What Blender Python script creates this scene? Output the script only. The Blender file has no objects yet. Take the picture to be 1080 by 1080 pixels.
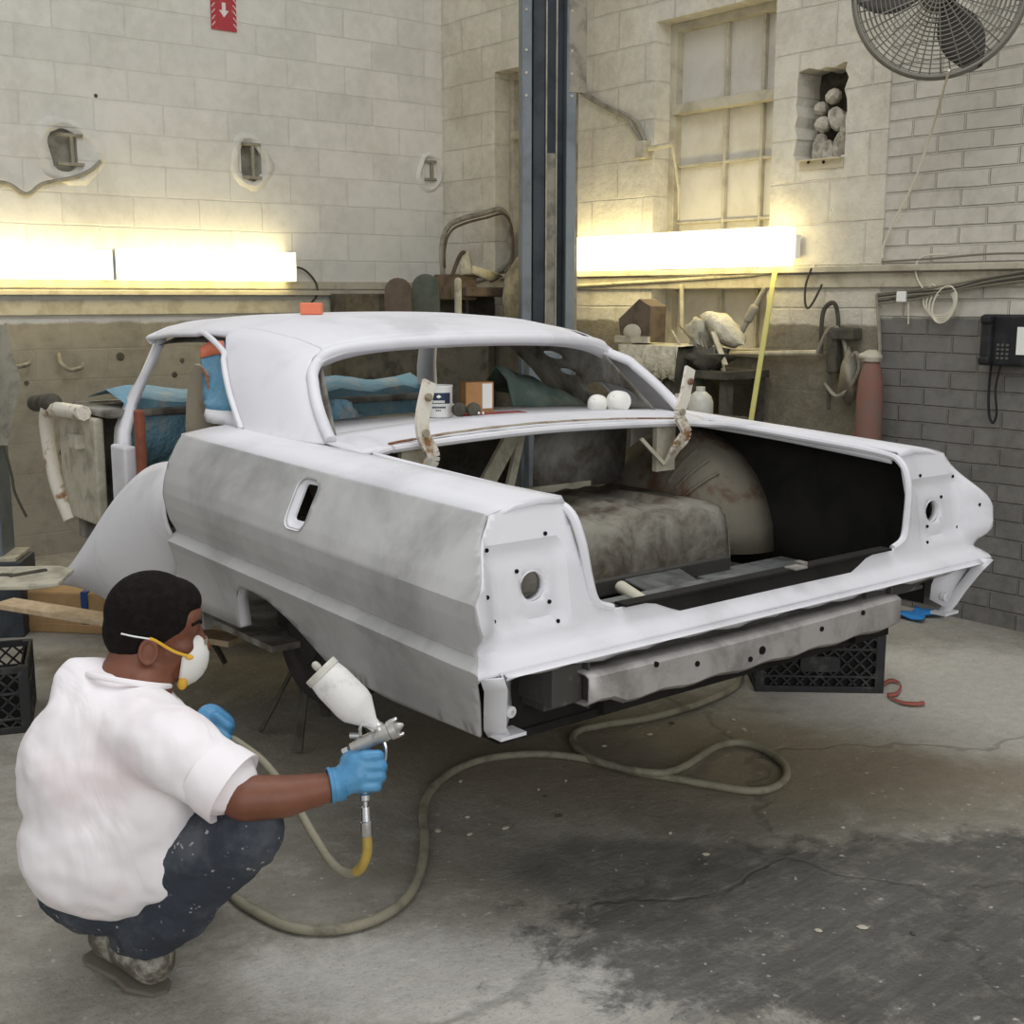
import bpy, bmesh, math, random
from mathutils import Vector, Matrix, noise
from mathutils.geometry import delaunay_2d_cdt
random.seed(7)
PI = math.pi
V = Vector
# ---------------------------------------------------------------- camera, world, light, exposure
YAW, PITCH, FPX, CH = math.radians(38.6), math.radians(9.9), 1300.0, 1.5
FW = V((math.sin(YAW)*math.cos(PITCH), math.cos(YAW)*math.cos(PITCH), -math.sin(PITCH)))
RT = V((math.cos(YAW), -math.sin(YAW), 0)); UP = RT.cross(FW)
CAM = V((0, 0, CH))
scn = bpy.context.scene
cd = bpy.data.cameras.new('camera'); cam = bpy.data.objects.new('camera', cd)
scn.collection.objects.link(cam)
cam.matrix_world = Matrix(((RT.x, UP.x, -FW.x, 0), (RT.y, UP.y, -FW.y, 0), (RT.z, UP.z, -FW.z, CH), (0, 0, 0, 1)))
cd.sensor_width = 36; cd.sensor_fit = 'HORIZONTAL'; cd.lens = 36*FPX/1080; cd.clip_start = .05; cd.clip_end = 100
scn.camera = cam
world = bpy.data.worlds.new('world'); scn.world = world; world.use_nodes = True
bg = world.node_tree.nodes['Background']; bg.inputs[0].default_value = (.97, .98, 1, 1); bg.inputs[1].default_value = 0.53
def area(name, loc, target, sx, sy, power, col):
    l = bpy.data.lights.new(name, 'AREA'); l.shape = 'RECTANGLE'; l.size = sx; l.size_y = sy; l.energy = power; l.color = col
    o = bpy.data.objects.new(name, l); scn.collection.objects.link(o); o.location = loc
    o.rotation_euler = (V(target)-V(loc)).to_track_quat('-Z', 'Y').to_euler(); return o
area('open_garage_door_light', (-.5, -3.6, 2.4), (2.2, 3.5, .6), 4.5, 3.2, 125, (.96, .98, 1))
area('overhead_fill_light', (1.6, 2.2, 5.4), (2.3, 3.0, 0), 3.0, 3.0, 105, (.97, .98, 1))  # unseen soft light added overhead to light the car from above
scn.view_settings.view_transform = 'Standard'; scn.view_settings.look = 'None'
scn.view_settings.exposure = 0.0; scn.view_settings.gamma = 1; scn.view_settings.use_curve_mapping = False

def A(px, py, D):           # a point seen at that spot of the frame, D metres ahead of the camera
    return CAM + (FW + RT*((px-540)/FPX) - UP*((py-540)/FPX))*D
def onz(px, py, z=0.0):
    d = A(px, py, 1)-CAM; return CAM + d*((z-CH)/d.z)
def onx(px, py, x):
    d = A(px, py, 1)-CAM; return CAM + d*(x/d.x)
def ony(px, py, y):
    d = A(px, py, 1)-CAM; return CAM + d*(y/d.y)

# ---------------------------------------------------------------- materials
def nt_new(name):
    m = bpy.data.materials.new(name); m.use_nodes = True
    nt = m.node_tree; return m, nt, nt.nodes['Principled BSDF']
def N(nt, kind, **kw):
    n = nt.nodes.new(kind)
    for k, v in kw.items():
        if k.startswith('i_'):
            key = k[2:]; key = int(key) if key.isdigit() else key.replace('_', ' ')
            n.inputs[key].default_value = v
        else: setattr(n, k, v)
    return n
def c4(c): return (c[0], c[1], c[2], 1)
def srgb(r, g, b):
    f = lambda v: (v/255/12.92) if v/255 <= .04045 else ((v/255+.055)/1.055)**2.4
    return (f(r), f(g), f(b))
def mix(nt, a, b, fac):
    n = nt.nodes.new('ShaderNodeMix'); n.data_type = 'RGBA'
    for s, v in ((6, a), (7, b), (0, fac)):
        if isinstance(v, (tuple, list)): n.inputs[s].default_value = c4(v)
        elif isinstance(v, (int, float)): n.inputs[s].default_value = v
        else: nt.links.new(v, n.inputs[s])
    return n.outputs[2]
def fn(nt, op, a, b=0.0, c=0.0, clamp=False):
    n = N(nt, 'ShaderNodeMath', operation=op, use_clamp=clamp)
    for i, v in enumerate((a, b, c)):
        if isinstance(v, (int, float)): n.inputs[i].default_value = v
        else: nt.links.new(v, n.inputs[i])
    return n.outputs[0]
def ramp(nt, v, a, b, lo=0., hi=1.):
    n = N(nt, 'ShaderNodeMapRange'); n.interpolation_type = 'SMOOTHSTEP'
    nt.links.new(v, n.inputs[0])
    for i, x in zip((1, 2, 3, 4), (a, b, lo, hi)): n.inputs[i].default_value = x
    return n.outputs[0]
def noise_n(nt, vec, scale, detail=4, rough=.6, dist=0):
    n = N(nt, 'ShaderNodeTexNoise'); n.inputs['Scale'].default_value = scale; n.inputs['Detail'].default_value = detail
    n.inputs['Roughness'].default_value = rough; n.inputs['Distortion'].default_value = dist
    if vec is not None: nt.links.new(vec, n.inputs['Vector'])
    return n.outputs['Fac']
def wpos(nt): return N(nt, 'ShaderNodeNewGeometry').outputs['Position']
def bump(nt, p, h, strength, dist=.01):
    b = N(nt, 'ShaderNodeBump'); b.inputs['Strength'].default_value = strength; b.inputs['Distance'].default_value = dist
    nt.links.new(h, b.inputs['Height']); nt.links.new(b.outputs[0], p.inputs['Normal']); return b
def mat(name, col, rough=.7, metal=0., col2=None, scale=6., lo=.4, hi=.7, bs=0., bscale=40., dist=.004, alpha=None, trans=0., spec=.3, coat=0.):
    m, nt, p = nt_new(name)
    tc = N(nt, 'ShaderNodeTexCoord').outputs['Object']
    p.inputs['Roughness'].default_value = rough; p.inputs['Metallic'].default_value = metal
    p.inputs['Specular IOR Level'].default_value = spec
    if col2 is not None:
        f = ramp(nt, noise_n(nt, tc, scale, 5, .65, .3), lo, hi)
        nt.links.new(mix(nt, col, col2, f), p.inputs['Base Color'])
    else: p.inputs['Base Color'].default_value = c4(col)
    if bs: bump(nt, p, noise_n(nt, tc, bscale, 4, .6), bs, dist)
    if trans: p.inputs['Transmission Weight'].default_value = trans
    if alpha is not None: p.inputs['Alpha'].default_value = alpha
    if coat: p.inputs['Coat Weight'].default_value = coat
    return m
M = {}
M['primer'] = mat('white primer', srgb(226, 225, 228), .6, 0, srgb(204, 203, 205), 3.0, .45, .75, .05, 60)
M['primer_side_shade'] = mat('mottled white primer darkened for side shade', srgb(190, 189, 187), .5, 0, srgb(152, 151, 149), 2.2, .36, .70, .06, 50)  # mottled coat; its greyer base also carries the shade on the car's sides
M['primer_in'] = mat('overspray grey inner metal', srgb(150, 148, 140), .8, 0, srgb(84, 76, 66), 5, .35, .7, .3, 30)
M['trunk'] = mat('grey brown bare trunk metal', srgb(142, 138, 126), .8, .1, srgb(84, 74, 62), 7, .35, .68, .5, 45)
M['rusty'] = mat('rust stained beige metal', srgb(168, 158, 138), .75, .1, srgb(120, 70, 44), 8, .48, .66, .4, 40)
M['dark_in'] = mat('black undercoat and boot shade', srgb(36, 34, 32), .9, 0, srgb(22, 21, 20), 6)
M['rail'] = mat('steel frame rail', srgb(150, 152, 150), .5, .5, srgb(96, 96, 94), 9, .4, .7)
M['bare_bar'] = mat('overspray bumper bar metal', srgb(178, 174, 170), .5, .2, srgb(138, 133, 129), 7, .4, .7, .3, 40)
M['valance'] = mat('dark scraped valance metal', srgb(80, 78, 74), .7, .3, srgb(120, 117, 110), 22, .55, .8, .5, 50)
M['cream'] = mat('cream worn hinge paint', srgb(222, 216, 200), .5, 0, srgb(146, 108, 68), 14, .52, .68, .3, 60)
M['film'] = mat('blue masking film', srgb(92, 146, 176), .45, 0, srgb(120, 170, 196), 9, .5, .8, .6, 14, .02)
M['sheet'] = mat('dusty blue masking sheet', srgb(120, 160, 178), .55, 0, srgb(176, 172, 162), 7, .5, .75, .8, 18, .03)
M['orange'] = mat('faded orange tape', srgb(226, 128, 96), .7)
M['tape'] = mat('pale yellow masking tape', srgb(222, 206, 128), .7, 0, srgb(200, 186, 120), 20)
M['red_rust'] = mat('red oxide metal', srgb(150, 88, 66), .8, 0, srgb(120, 74, 58), 8)
M['steel_blue'] = mat('blue grey lift paint', srgb(116, 124, 130), .5, .2, srgb(92, 98, 102), 5, .4, .75, .1, 40)
M['steel_dark'] = mat('dark blue grey lift channel', srgb(70, 76, 82), .6, .2, srgb(52, 56, 60), 5)
M['dust_metal'] = mat('dust covered grey metal', srgb(150, 145, 130), .85, 0, srgb(104, 100, 90), 8, .4, .7, .3, 30)
M['dust_dark'] = mat('dusty dark junk', srgb(88, 84, 74), .9, 0, srgb(56, 53, 47), 9, .4, .7, .4, 30)
M['dust_brown'] = mat('dusty brown rubber', srgb(106, 92, 78), .9, 0, srgb(74, 64, 55), 8)
M['dust_green'] = mat('dusty green metal', srgb(94, 98, 86), .85, 0, srgb(66, 68, 60), 8)
M['dust_pale'] = mat('pale dusty plaster colour', srgb(190, 184, 164), .9, 0, srgb(150, 144, 126), 10, .4, .7, .4, 30)
M['plastic_w'] = mat('milky plastic', srgb(206, 204, 192), .35, 0, srgb(176, 172, 158), 8, spec=.5)
M['film_clear'] = mat('dusty translucent plastic sheet', srgb(196, 190, 168), .5, 0, srgb(220, 214, 192), 12, .45, .7, .8, 16, .03)
M['white'] = mat('white plastic', srgb(236, 236, 230), .5)
M['label_navy'] = mat('navy printed label', srgb(44, 54, 74), .5)
M['card'] = mat('brown cardboard', srgb(182, 138, 94), .85, 0, srgb(150, 110, 72), 6)
M['wood'] = mat('pale raw board', srgb(214, 192, 160), .75, 0, srgb(196, 170, 136), 14, .4, .6, .1, 60)
M['boxtan'] = mat('tan cardboard carton', srgb(186, 152, 108), .8, 0, srgb(166, 134, 94), 9, .4, .7)
M['strap_blue'] = mat('blue strap', srgb(40, 74, 130), .6)
M['crate'] = mat('dusty black crate plastic', srgb(48, 48, 48), .6, 0, srgb(84, 84, 82), 14, .5, .8, .2, 60)
M['crate_dark'] = mat('dark crate inside', srgb(34, 33, 32), .9)
M['red'] = mat('faded red paint', srgb(150, 56, 50), .6, 0, srgb(120, 48, 42), 8)
M['green_cloth'] = mat('dusty green cloth', srgb(98, 116, 108), .9, 0, srgb(142, 148, 132), 6)
M['black'] = mat('black plastic', srgb(34, 34, 36), .5, 0, srgb(48, 48, 50), 10)
M['grey_key'] = mat('grey keypad', srgb(92, 92, 90), .5)
M['wire'] = mat('dusty grey cable', srgb(126, 120, 104), .8)
M['wire_w'] = mat('pale cream cable', srgb(214, 208, 188), .6)
M['wire_d'] = mat('dark cable', srgb(74, 70, 62), .8)
M['pipe'] = mat('painted conduit pipe', srgb(196, 188, 164), .7, 0, srgb(160, 152, 130), 9)
M['extred'] = mat('dusty red gas bottle', srgb(134, 94, 82), .7, 0, srgb(118, 102, 92), 6, .42, .7)
M['yellow_strap'] = mat('pale yellow webbing', srgb(206, 200, 124), .7)
M['fan'] = mat('dusty fan wire', srgb(132, 128, 118), .6, .3)
M['fan_blade'] = mat('dark fan blade', srgb(80, 78, 74), .6, .2)
M['sign_red'] = mat('faded red sign', srgb(176, 64, 70), .6, 0, srgb(206, 120, 120), 30, .55, .8)
M['sign_w'] = mat('sign white', srgb(226, 216, 210), .6)
M['rag_blue'] = mat('blue rag', srgb(50, 130, 196), .8)
M['rag_red'] = mat('red brown ribbon', srgb(168, 96, 84), .7)
M['skin'] = mat('brown skin', srgb(124, 78, 58), .5, 0, srgb(108, 66, 48), 9, .4, .7, .1, 120, .001, spec=.4)
M['hair'] = mat('short black hair', srgb(24, 20, 19), .95, 0, srgb(34, 29, 27), 60, .4, .7, .9, 220, .004, spec=.15)
M['shirt'] = mat('white cotton shirt', srgb(246, 241, 242), .9, 0, srgb(240, 226, 226), 3.5, .45, .75, .45, 7, .02, spec=.1)
def shirt_mat():
    m, nt, p = nt_new('white cotton shirt'); tc = N(nt, 'ShaderNodeTexCoord').outputs['Object']
    nt.links.new(mix(nt, srgb(246, 241, 242), srgb(240, 226, 226), ramp(nt, noise_n(nt, tc, 3.5), .45, .75)), p.inputs['Base Color'])
    p.inputs['Roughness'].default_value = .9; p.inputs['Specular IOR Level'].default_value = .1
    mp = N(nt, 'ShaderNodeMapping'); nt.links.new(tc, mp.inputs[0]); mp.inputs[2].default_value = (.5, .6, .9); mp.inputs[3].default_value = (9, 2.6, 3.4)
    bump(nt, p, noise_n(nt, mp.outputs[0], 1.0, 3, .5, 1.0), .45, .03); return m
M['shirt'] = shirt_mat()
M['mask'] = mat('white respirator', srgb(236, 234, 226), .8, 0, None, bs=.1, bscale=60)
M['strap_y'] = mat('yellow elastic', srgb(226, 176, 62), .6)
M['glove'] = mat('blue nitrile glove', srgb(74, 138, 182), .45, 0, srgb(92, 156, 198), 12, .4, .7, .4, 26, .006, spec=.5)
M['boot'] = mat('paint dusted boot', srgb(96, 89, 78), .85, 0, srgb(166, 162, 150), 22, .42, .66, .4, 30)
M['sole'] = mat('grey boot sole', srgb(112, 106, 95), .9)
M['gun_white'] = mat('overspray covered cup', srgb(228, 226, 222), .55, 0, srgb(184, 182, 178), 14, .5, .75, .3, 60)
M['gun_metal'] = mat('spray gun alloy', srgb(196, 194, 188), .35, .7, srgb(150, 148, 142), 22, .5, .7)
M['chrome'] = mat('chrome', srgb(220, 220, 220), .2, 1.)
M['hose_y'] = mat('yellow hose end', srgb(176, 150, 74), .6, 0, srgb(130, 112, 60), 12)
M['house'] = mat('grey beige wheelhouse metal', srgb(118, 112, 98), .75, 0, srgb(92, 68, 50), 7, .46, .66, .5, 40)
M['hose'] = mat('grey air hose', srgb(150, 144, 124), .65, 0, srgb(112, 107, 92), 12, .45, .7)
M['tyre'] = mat('tyre rubber', srgb(42, 41, 40), .85, 0, srgb(60, 58, 56), 9)
M['pane'] = mat('painted over pane', srgb(206, 202, 190), .55, 0, srgb(190, 184, 168), 3, .4, .7, .1, 8)
M['frame_p'] = mat('old cream window frame', srgb(186, 180, 160), .7, 0, srgb(160, 152, 132), 9)
M['brickbits'] = mat('broken masonry', srgb(190, 184, 168), .9, 0, srgb(120, 114, 100), 16, .4, .7, .8, 40)
M['hole'] = mat('dark wall cavity', srgb(62, 57, 48), .95, 0, srgb(90, 84, 72), 12)
M['angle'] = mat('angle iron', srgb(188, 180, 158), .7)
M['bulb'] = mat('black void', srgb(14, 14, 14), .9)
def lamp_mat():
    m, nt, p = nt_new('fluorescent lens'); p.inputs['Base Color'].default_value = (1, .97, .85, 1)
    p.inputs['Emission Color'].default_value = (1, .83, .42, 1); p.inputs['Emission Strength'].default_value = 7.0; return m
M['lamp'] = lamp_mat()
def jeans_mat():
    m, nt, p = nt_new('paint spattered jeans'); tc = N(nt, 'ShaderNodeTexCoord').outputs['Object']
    c = mix(nt, srgb(52, 58, 68), srgb(84, 88, 94), ramp(nt, noise_n(nt, tc, 9, 5), .45, .7))
    c = mix(nt, c, srgb(176, 176, 174), ramp(nt, noise_n(nt, tc, 55, 2, .5), .66, .72))
    nt.links.new(c, p.inputs['Base Color']); p.inputs['Roughness'].default_value = .9
    bump(nt, p, noise_n(nt, tc, 16, 3, .5, .6), .8, .012); return m
M['jeans'] = jeans_mat()
def side_mat(): pass
def wall_mat(name, axis, bw, rh, msize, split, up1, up2, lo1, lo2, rough_b, bstr, woff=0., mort=.24, lowj=.2, jb=1.):
    m, nt, p = nt_new(name); pos = wpos(nt)
    s = N(nt, 'ShaderNodeSeparateXYZ'); nt.links.new(pos, s.inputs[0])
    cmb = N(nt, 'ShaderNodeCombineXYZ'); nt.links.new(s.outputs[axis], cmb.inputs[0])
    nt.links.new(fn(nt, 'ADD', s.outputs[2], woff), cmb.inputs[1])
    wob = N(nt, 'ShaderNodeTexNoise'); nt.links.new(pos, wob.inputs['Vector']); wob.inputs['Scale'].default_value = 3
    vm = N(nt, 'ShaderNodeVectorMath', operation='MULTIPLY_ADD'); nt.links.new(wob.outputs['Color'], vm.inputs[0])
    vm.inputs[1].default_value = (.014, .014, 0); nt.links.new(cmb.outputs[0], vm.inputs[2])
    br = N(nt, 'ShaderNodeTexBrick'); nt.links.new(vm.outputs[0], br.inputs['Vector'])
    br.inputs['Scale'].default_value = 1; br.inputs['Mortar Size'].default_value = msize; br.inputs['Mortar Smooth'].default_value = .6
    br.inputs['Brick Width'].default_value = bw; br.inputs['Row Height'].default_value = rh; br.inputs['Bias'].default_value = 0
    br.inputs['Color1'].default_value = (0, 0, 0, 1); br.inputs['Color2'].default_value = (1, 1, 1, 1); br.inputs['Mortar'].default_value = (.5, .5, .5, 1)
    n1 = noise_n(nt, pos, 1.6, 6, .65, .4); n2 = noise_n(nt, pos, 14, 5, .7)
    f = ramp(nt, fn(nt, 'ADD', fn(nt, 'MULTIPLY', n1, .6), fn(nt, 'MULTIPLY', n2, .4)), .38, .66)
    up = mix(nt, up1, up2, f); lo = mix(nt, lo1, lo2, f)
    edge = fn(nt, 'ADD', s.outputs[2], fn(nt, 'MULTIPLY', noise_n(nt, pos, 6, 4), .05))
    isup = ramp(nt, edge, split+.015, split+.035); jf = fn(nt, 'MULTIPLY', br.outputs['Fac'], ramp(nt, isup, 0, 1, lowj, 1))
    c = mix(nt, lo, up, isup)
    c = mix(nt, c, mix(nt, c, srgb(120, 112, 96), .45), fn(nt, 'MULTIPLY', jf, mort))
    tint = N(nt, 'ShaderNodeRGBToBW'); nt.links.new(br.outputs['Color'], tint.inputs[0])
    c = mix(nt, c, mix(nt, c, srgb(92, 88, 80), .3), fn(nt, 'MULTIPLY', tint.outputs[0], .4))
    spots = ramp(nt, noise_n(nt, pos, 26, 3, .8), .70, .74)
    c = mix(nt, c, srgb(104, 97, 84), fn(nt, 'MULTIPLY', spots, .5))
    nt.links.new(c, p.inputs['Base Color']); p.inputs['Roughness'].default_value = .85; p.inputs['Specular IOR Level'].default_value = .15
    h = fn(nt, 'SUBTRACT', fn(nt, 'MULTIPLY', n2, rough_b), fn(nt, 'MULTIPLY', jf, jb))
    bump(nt, p, h, bstr, .012); return m
M['wall_block'] = wall_mat('painted concrete block', 0, .42, .178, .006, 1.35, srgb(224, 221, 212), srgb(206, 203, 193), srgb(158, 152, 136), srgb(130, 125, 110), .3, .42, .04)
M['wall_stucco'] = wall_mat('rough painted masonry', 1, .44, .21, .007, 1.36, srgb(218, 213, 198), srgb(192, 186, 170), srgb(150, 143, 124), srgb(118, 111, 95), 1.2, .9, .02, .10, .2, .45)
M['wall_brick'] = wall_mat('painted brick', 1, .27, .083, .007, 1.40, srgb(212, 207, 194), srgb(188, 182, 168), srgb(126, 124, 119), srgb(100, 98, 94), .4, .9, 0., .3, 1.)

def floor_mat():
    m, nt, p = nt_new('dusty stained concrete'); pos = wpos(nt)
    n1 = noise_n(nt, pos, 1.1, 8, .7, .6); n2 = noise_n(nt, pos, 7, 8, .75, .3); n3 = noise_n(nt, pos, 60, 4, .7)
    def ell(cx, cy, rx, ry, rot, soft=.35, w=.9, nz=n2):
        mp = N(nt, 'ShaderNodeMapping', vector_type='TEXTURE'); nt.links.new(pos, mp.inputs[0])
        mp.inputs[1].default_value = (cx, cy, 0); mp.inputs[2].default_value = (0, 0, rot); mp.inputs[3].default_value = (rx, ry, 1e3)
        ln = N(nt, 'ShaderNodeVectorMath', operation='LENGTH'); nt.links.new(mp.outputs[0], ln.inputs[0])
        v = fn(nt, 'ADD', ln.outputs['Value'], fn(nt, 'MULTIPLY', fn(nt, 'SUBTRACT', nz, .5), w*2))
        return ramp(nt, v, 1+soft, 1-soft)
    c = mix(nt, srgb(170, 165, 153), srgb(134, 129, 117), ramp(nt, n1, .38, .66))
    c = mix(nt, c, srgb(184, 181, 173), fn(nt, 'MULTIPLY', ramp(nt, n2, .5, .72), .6))
    brown = ell(2.85, 2.65, 1.25, .42, -.75, .5, .5, n1)
    c = mix(nt, c, srgb(150, 138, 116), fn(nt, 'MULTIPLY', brown, .8))
    pale = ell(4.3, 2.35, .85, .6, -.7, .3, .8, n1)
    c = mix(nt, c, srgb(206, 202, 192), fn(nt, 'MULTIPLY', pale, .85))
    pale2 = ell(1.5, 2.05, .55, .22, -.67, .4, 1.0)
    c = mix(nt, c, srgb(206, 203, 195), fn(nt, 'MULTIPLY', pale2, .85))
    dark = ell(2.68, 1.46, 1.1, .47, -.55, .12, .62, n2)
    dark2 = ell(2.3, 2.05, .60, .20, -.75, .25, .8, n1)
    dk = fn(nt, 'MAXIMUM', dark, fn(nt, 'MULTIPLY', dark2, .75))
    strk = N(nt, 'ShaderNodeMapping'); nt.links.new(pos, strk.inputs[0]); strk.inputs[2].default_value = (0, 0, .95); strk.inputs[3].default_value = (3, 30, 1)
    sn = noise_n(nt, strk.outputs[0], 1.0, 8, .8)
    c = mix(nt, c, mix(nt, srgb(74, 74, 72), srgb(104, 103, 99), ramp(nt, sn, .4, .7)), fn(nt, 'MULTIPLY', fn(nt, 'MULTIPLY', dk, ramp(nt, noise_n(nt, pos, 9, 8, .8), .30, .52, .45, 1.)), .84))
    grn = ramp(nt, noise_n(nt, pos, 20, 9, .85), .38, .64)
    c = mix(nt, c, mix(nt, c, srgb(64, 61, 55), .5), fn(nt, 'MULTIPLY', grn, .38))
    speck = ramp(nt, noise_n(nt, pos, 34, 2, .5), .68, .74)
    c = mix(nt, c, srgb(205, 202, 196), fn(nt, 'MULTIPLY', speck, .6))
    sp3 = ramp(nt, noise_n(nt, pos, 90, 3, .7), .56, .70)
    c = mix(nt, c, srgb(78, 74, 66), fn(nt, 'MULTIPLY', sp3, .38))
    speck2 = ramp(nt, noise_n(nt, pos, 48, 3, .6), .70, .76)
    c = mix(nt, c, srgb(60, 57, 52), fn(nt, 'MULTIPLY', speck2, .5))
    # crack lines
    vo = N(nt, 'ShaderNodeTexVoronoi', feature='DISTANCE_TO_EDGE'); vo.inputs['Scale'].default_value = .3
    wv = N(nt, 'ShaderNodeVectorMath', operation='MULTIPLY_ADD'); wn = N(nt, 'ShaderNodeTexNoise'); wn.inputs['Scale'].default_value = 2.5; wn.inputs['Detail'].default_value = 6
    nt.links.new(pos, wn.inputs['Vector']); nt.links.new(wn.outputs['Color'], wv.inputs[0]); wv.inputs[1].default_value = (.5, .5, .5); nt.links.new(pos, wv.inputs[2])
    nt.links.new(wv.outputs[0], vo.inputs['Vector'])
    crack = ramp(nt, vo.outputs['Distance'], .006, .0)
    c = mix(nt, c, srgb(70, 67, 60), fn(nt, 'MULTIPLY', crack, .3))
    nt.links.new(c, p.inputs['Base Color'])
    nt.links.new(ramp(nt, dk, 0, 1, .75, .42), p.inputs['Roughness']); p.inputs['Specular IOR Level'].default_value = .3
    gr = ramp(nt, noise_n(nt, pos, 22, 8, .8), .36, .66)
    h = fn(nt, 'ADD', fn(nt, 'MULTIPLY', n2, .7), fn(nt, 'MULTIPLY', n3, .3)); h = fn(nt, 'SUBTRACT', h, fn(nt, 'MULTIPLY', crack, .3))
    bump(nt, p, h, .7, .02); return m
M['floor'] = floor_mat()

# ---------------------------------------------------------------- mesh helpers
class MB:
    def __init__(s): s.v = []; s.f = []; s.mi = []; s.cur = 0
    def add(s, vs, fs):
        o = len(s.v); s.v += [V(v) for v in vs]; s.f += [tuple(i+o for i in f) for f in fs]; s.mi += [s.cur]*len(fs); return s
    def box(s, c, d, rot=None):
        R = rot.to_matrix() if rot is not None and hasattr(rot, 'to_matrix') else rot
        vs = []
        for x in (-.5, .5):
            for y in (-.5, .5):
                for z in (-.5, .5):
                    p = V((x*d[0], y*d[1], z*d[2])); vs.append(V(c)+(R @ p if R is not None else p))
        return s.add(vs, [(0, 1, 3, 2), (4, 6, 7, 5), (0, 4, 5, 1), (2, 3, 7, 6), (0, 2, 6, 4), (1, 5, 7, 3)])
    def bar(s, a, b, w, h, up=(0, 0, 1)):
        a, b = V(a), V(b); d = (b-a); L = d.length; d.normalize(); u = V(up)
        if abs(u.dot(d)) > .98: u = V((1, 0, 0))
        x = u.cross(d).normalized(); z = d.cross(x)
        return s.box((a+b)/2, (w, L, h), Matrix((x, d, z)).transposed())
    def tube(s, path, r, n=8, closed=False, cap=True):
        P = [V(p) for p in path]; m = len(P); rr = r if isinstance(r, (list, tuple)) else [r]*m
        vs = []; prev = None
        for i, p in enumerate(P):
            if closed: t = P[(i+1) % m]-P[i-1]
            else: t = P[min(i+1, m-1)]-P[max(i-1, 0)]
            if t.length < 1e-9: t = V((0, 0, 1))
            t.normalize()
            if prev is None:
                prev = t.orthogonal().normalized()
            x = (prev-t*prev.dot(t))
            x = x.normalized() if x.length > 1e-6 else t.orthogonal().normalized()
            prev = x; y = t.cross(x)
            for k in range(n):
                a = 2*PI*k/n; vs.append(p+(x*math.cos(a)+y*math.sin(a))*rr[i])
        fs = []
        for i in range(m if closed else m-1):
            j = (i+1) % m
            for k in range(n): fs.append((i*n+k, i*n+(k+1) % n, j*n+(k+1) % n, j*n+k))
        if cap and not closed: fs += [tuple(range(n))[::-1], tuple(range((m-1)*n, m*n))]
        return s.add(vs, fs)
    def lathe(s, c, axis, prof, n=24, caps=True):
        ax = V(axis).normalized(); x = ax.orthogonal().normalized(); y = ax.cross(x); vs = []; m = len(prof)
        for (r, h) in prof:
            for k in range(n):
                a = 2*PI*k/n; vs.append(V(c)+ax*h+(x*math.cos(a)+y*math.sin(a))*r)
        fs = [(i*n+k, i*n+(k+1) % n, (i+1)*n+(k+1) % n, (i+1)*n+k) for i in range(m-1) for k in range(n)]
        if caps: fs += [tuple(range(n))[::-1], tuple(range((m-1)*n, m*n))]
        return s.add(vs, fs)
    def grid(s, rows, closed=False):
        m = len(rows); n = len(rows[0]); vs = [p for r in rows for p in r]
        k = n if closed else n-1
        return s.add(vs, [(i*n+j, i*n+(j+1) % n, (i+1)*n+(j+1) % n, (i+1)*n+j) for i in range(m-1) for j in range(k)])
    def ell(s, c, r, rot=None, n=16, m=10):
        vs = []; R = rot.to_matrix() if rot is not None and hasattr(rot, 'to_matrix') else rot
        for i in range(m+1):
            t = PI*i/m; t = min(max(t, .02), PI-.02)
            for k in range(n):
                a = 2*PI*k/n; p = V((r[0]*math.sin(t)*math.cos(a), r[1]*math.sin(t)*math.sin(a), r[2]*math.cos(t)))
                vs.append(V(c)+(R @ p if R is not None else p))
        fs = [(i*n+k, (i+1)*n+k, (i+1)*n+(k+1) % n, i*n+(k+1) % n) for i in range(m) for k in range(n)]
        fs += [tuple(range(n)), tuple(range(m*n, (m+1)*n))[::-1]]
        return s.add(vs, fs)
    def cap(s, a, b, ra, rb, n=14):     # tapered limb with round ends
        a, b = V(a), V(b); d = b-a; L = max(d.length, 1e-5); prof = []
        for i in range(6): t = PI/2*(i/5); prof.append((max(ra*math.sin(t), .0005), -ra*math.cos(t)))
        for i in range(6): t = PI/2*(i/5); prof.append((max(rb*math.cos(t), .0005), L+rb*math.sin(t)))
        return s.lathe(a, d, prof, n)
    def prism(s, poly, org, ux, uy, thick):
        ux, uy = V(ux), V(uy); nn = ux.cross(uy).normalized()*thick; k = len(poly)
        a = [V(org)+ux*p[0]+uy*p[1] for p in poly]; b = [q+nn for q in a]
        return s.add(a+b, [tuple(range(k))[::-1], tuple(range(k, 2*k))]+[(i, (i+1) % k, k+(i+1) % k, k+i) for i in range(k)])
def spl(pts, n=8, closed=False):
    P = [V(p) for p in pts]; out = []; m = len(P)
    for i in range(m if closed else m-1):
        g = (lambda k: P[k % m]) if closed else (lambda k: P[min(max(k, 0), m-1)])
        p0, p1, p2, p3 = g(i-1), g(i), g(i+1), g(i+2)
        for j in range(n):
            t = j/n
            out.append(.5*((2*p1)+(p2-p0)*t+(2*p0-5*p1+4*p2-p3)*t*t+(3*p1-p0-3*p2+p3)*t**3))
    if not closed: out.append(P[-1])
    return out
def link(o, parent=None):
    scn.collection.objects.link(o)
    if parent is not None: o.parent = parent
    return o
def rootpos(p):
    l = V((0, 0, 0))
    while p is not None: l = l+V(p.location); p = p.parent
    return l
def tag(o, label=None, cat=None, group=None, kind=None):
    for k, v in (('label', label), ('category', cat), ('group', group), ('kind', kind)):
        if v: o[k] = v
    return o
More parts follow.
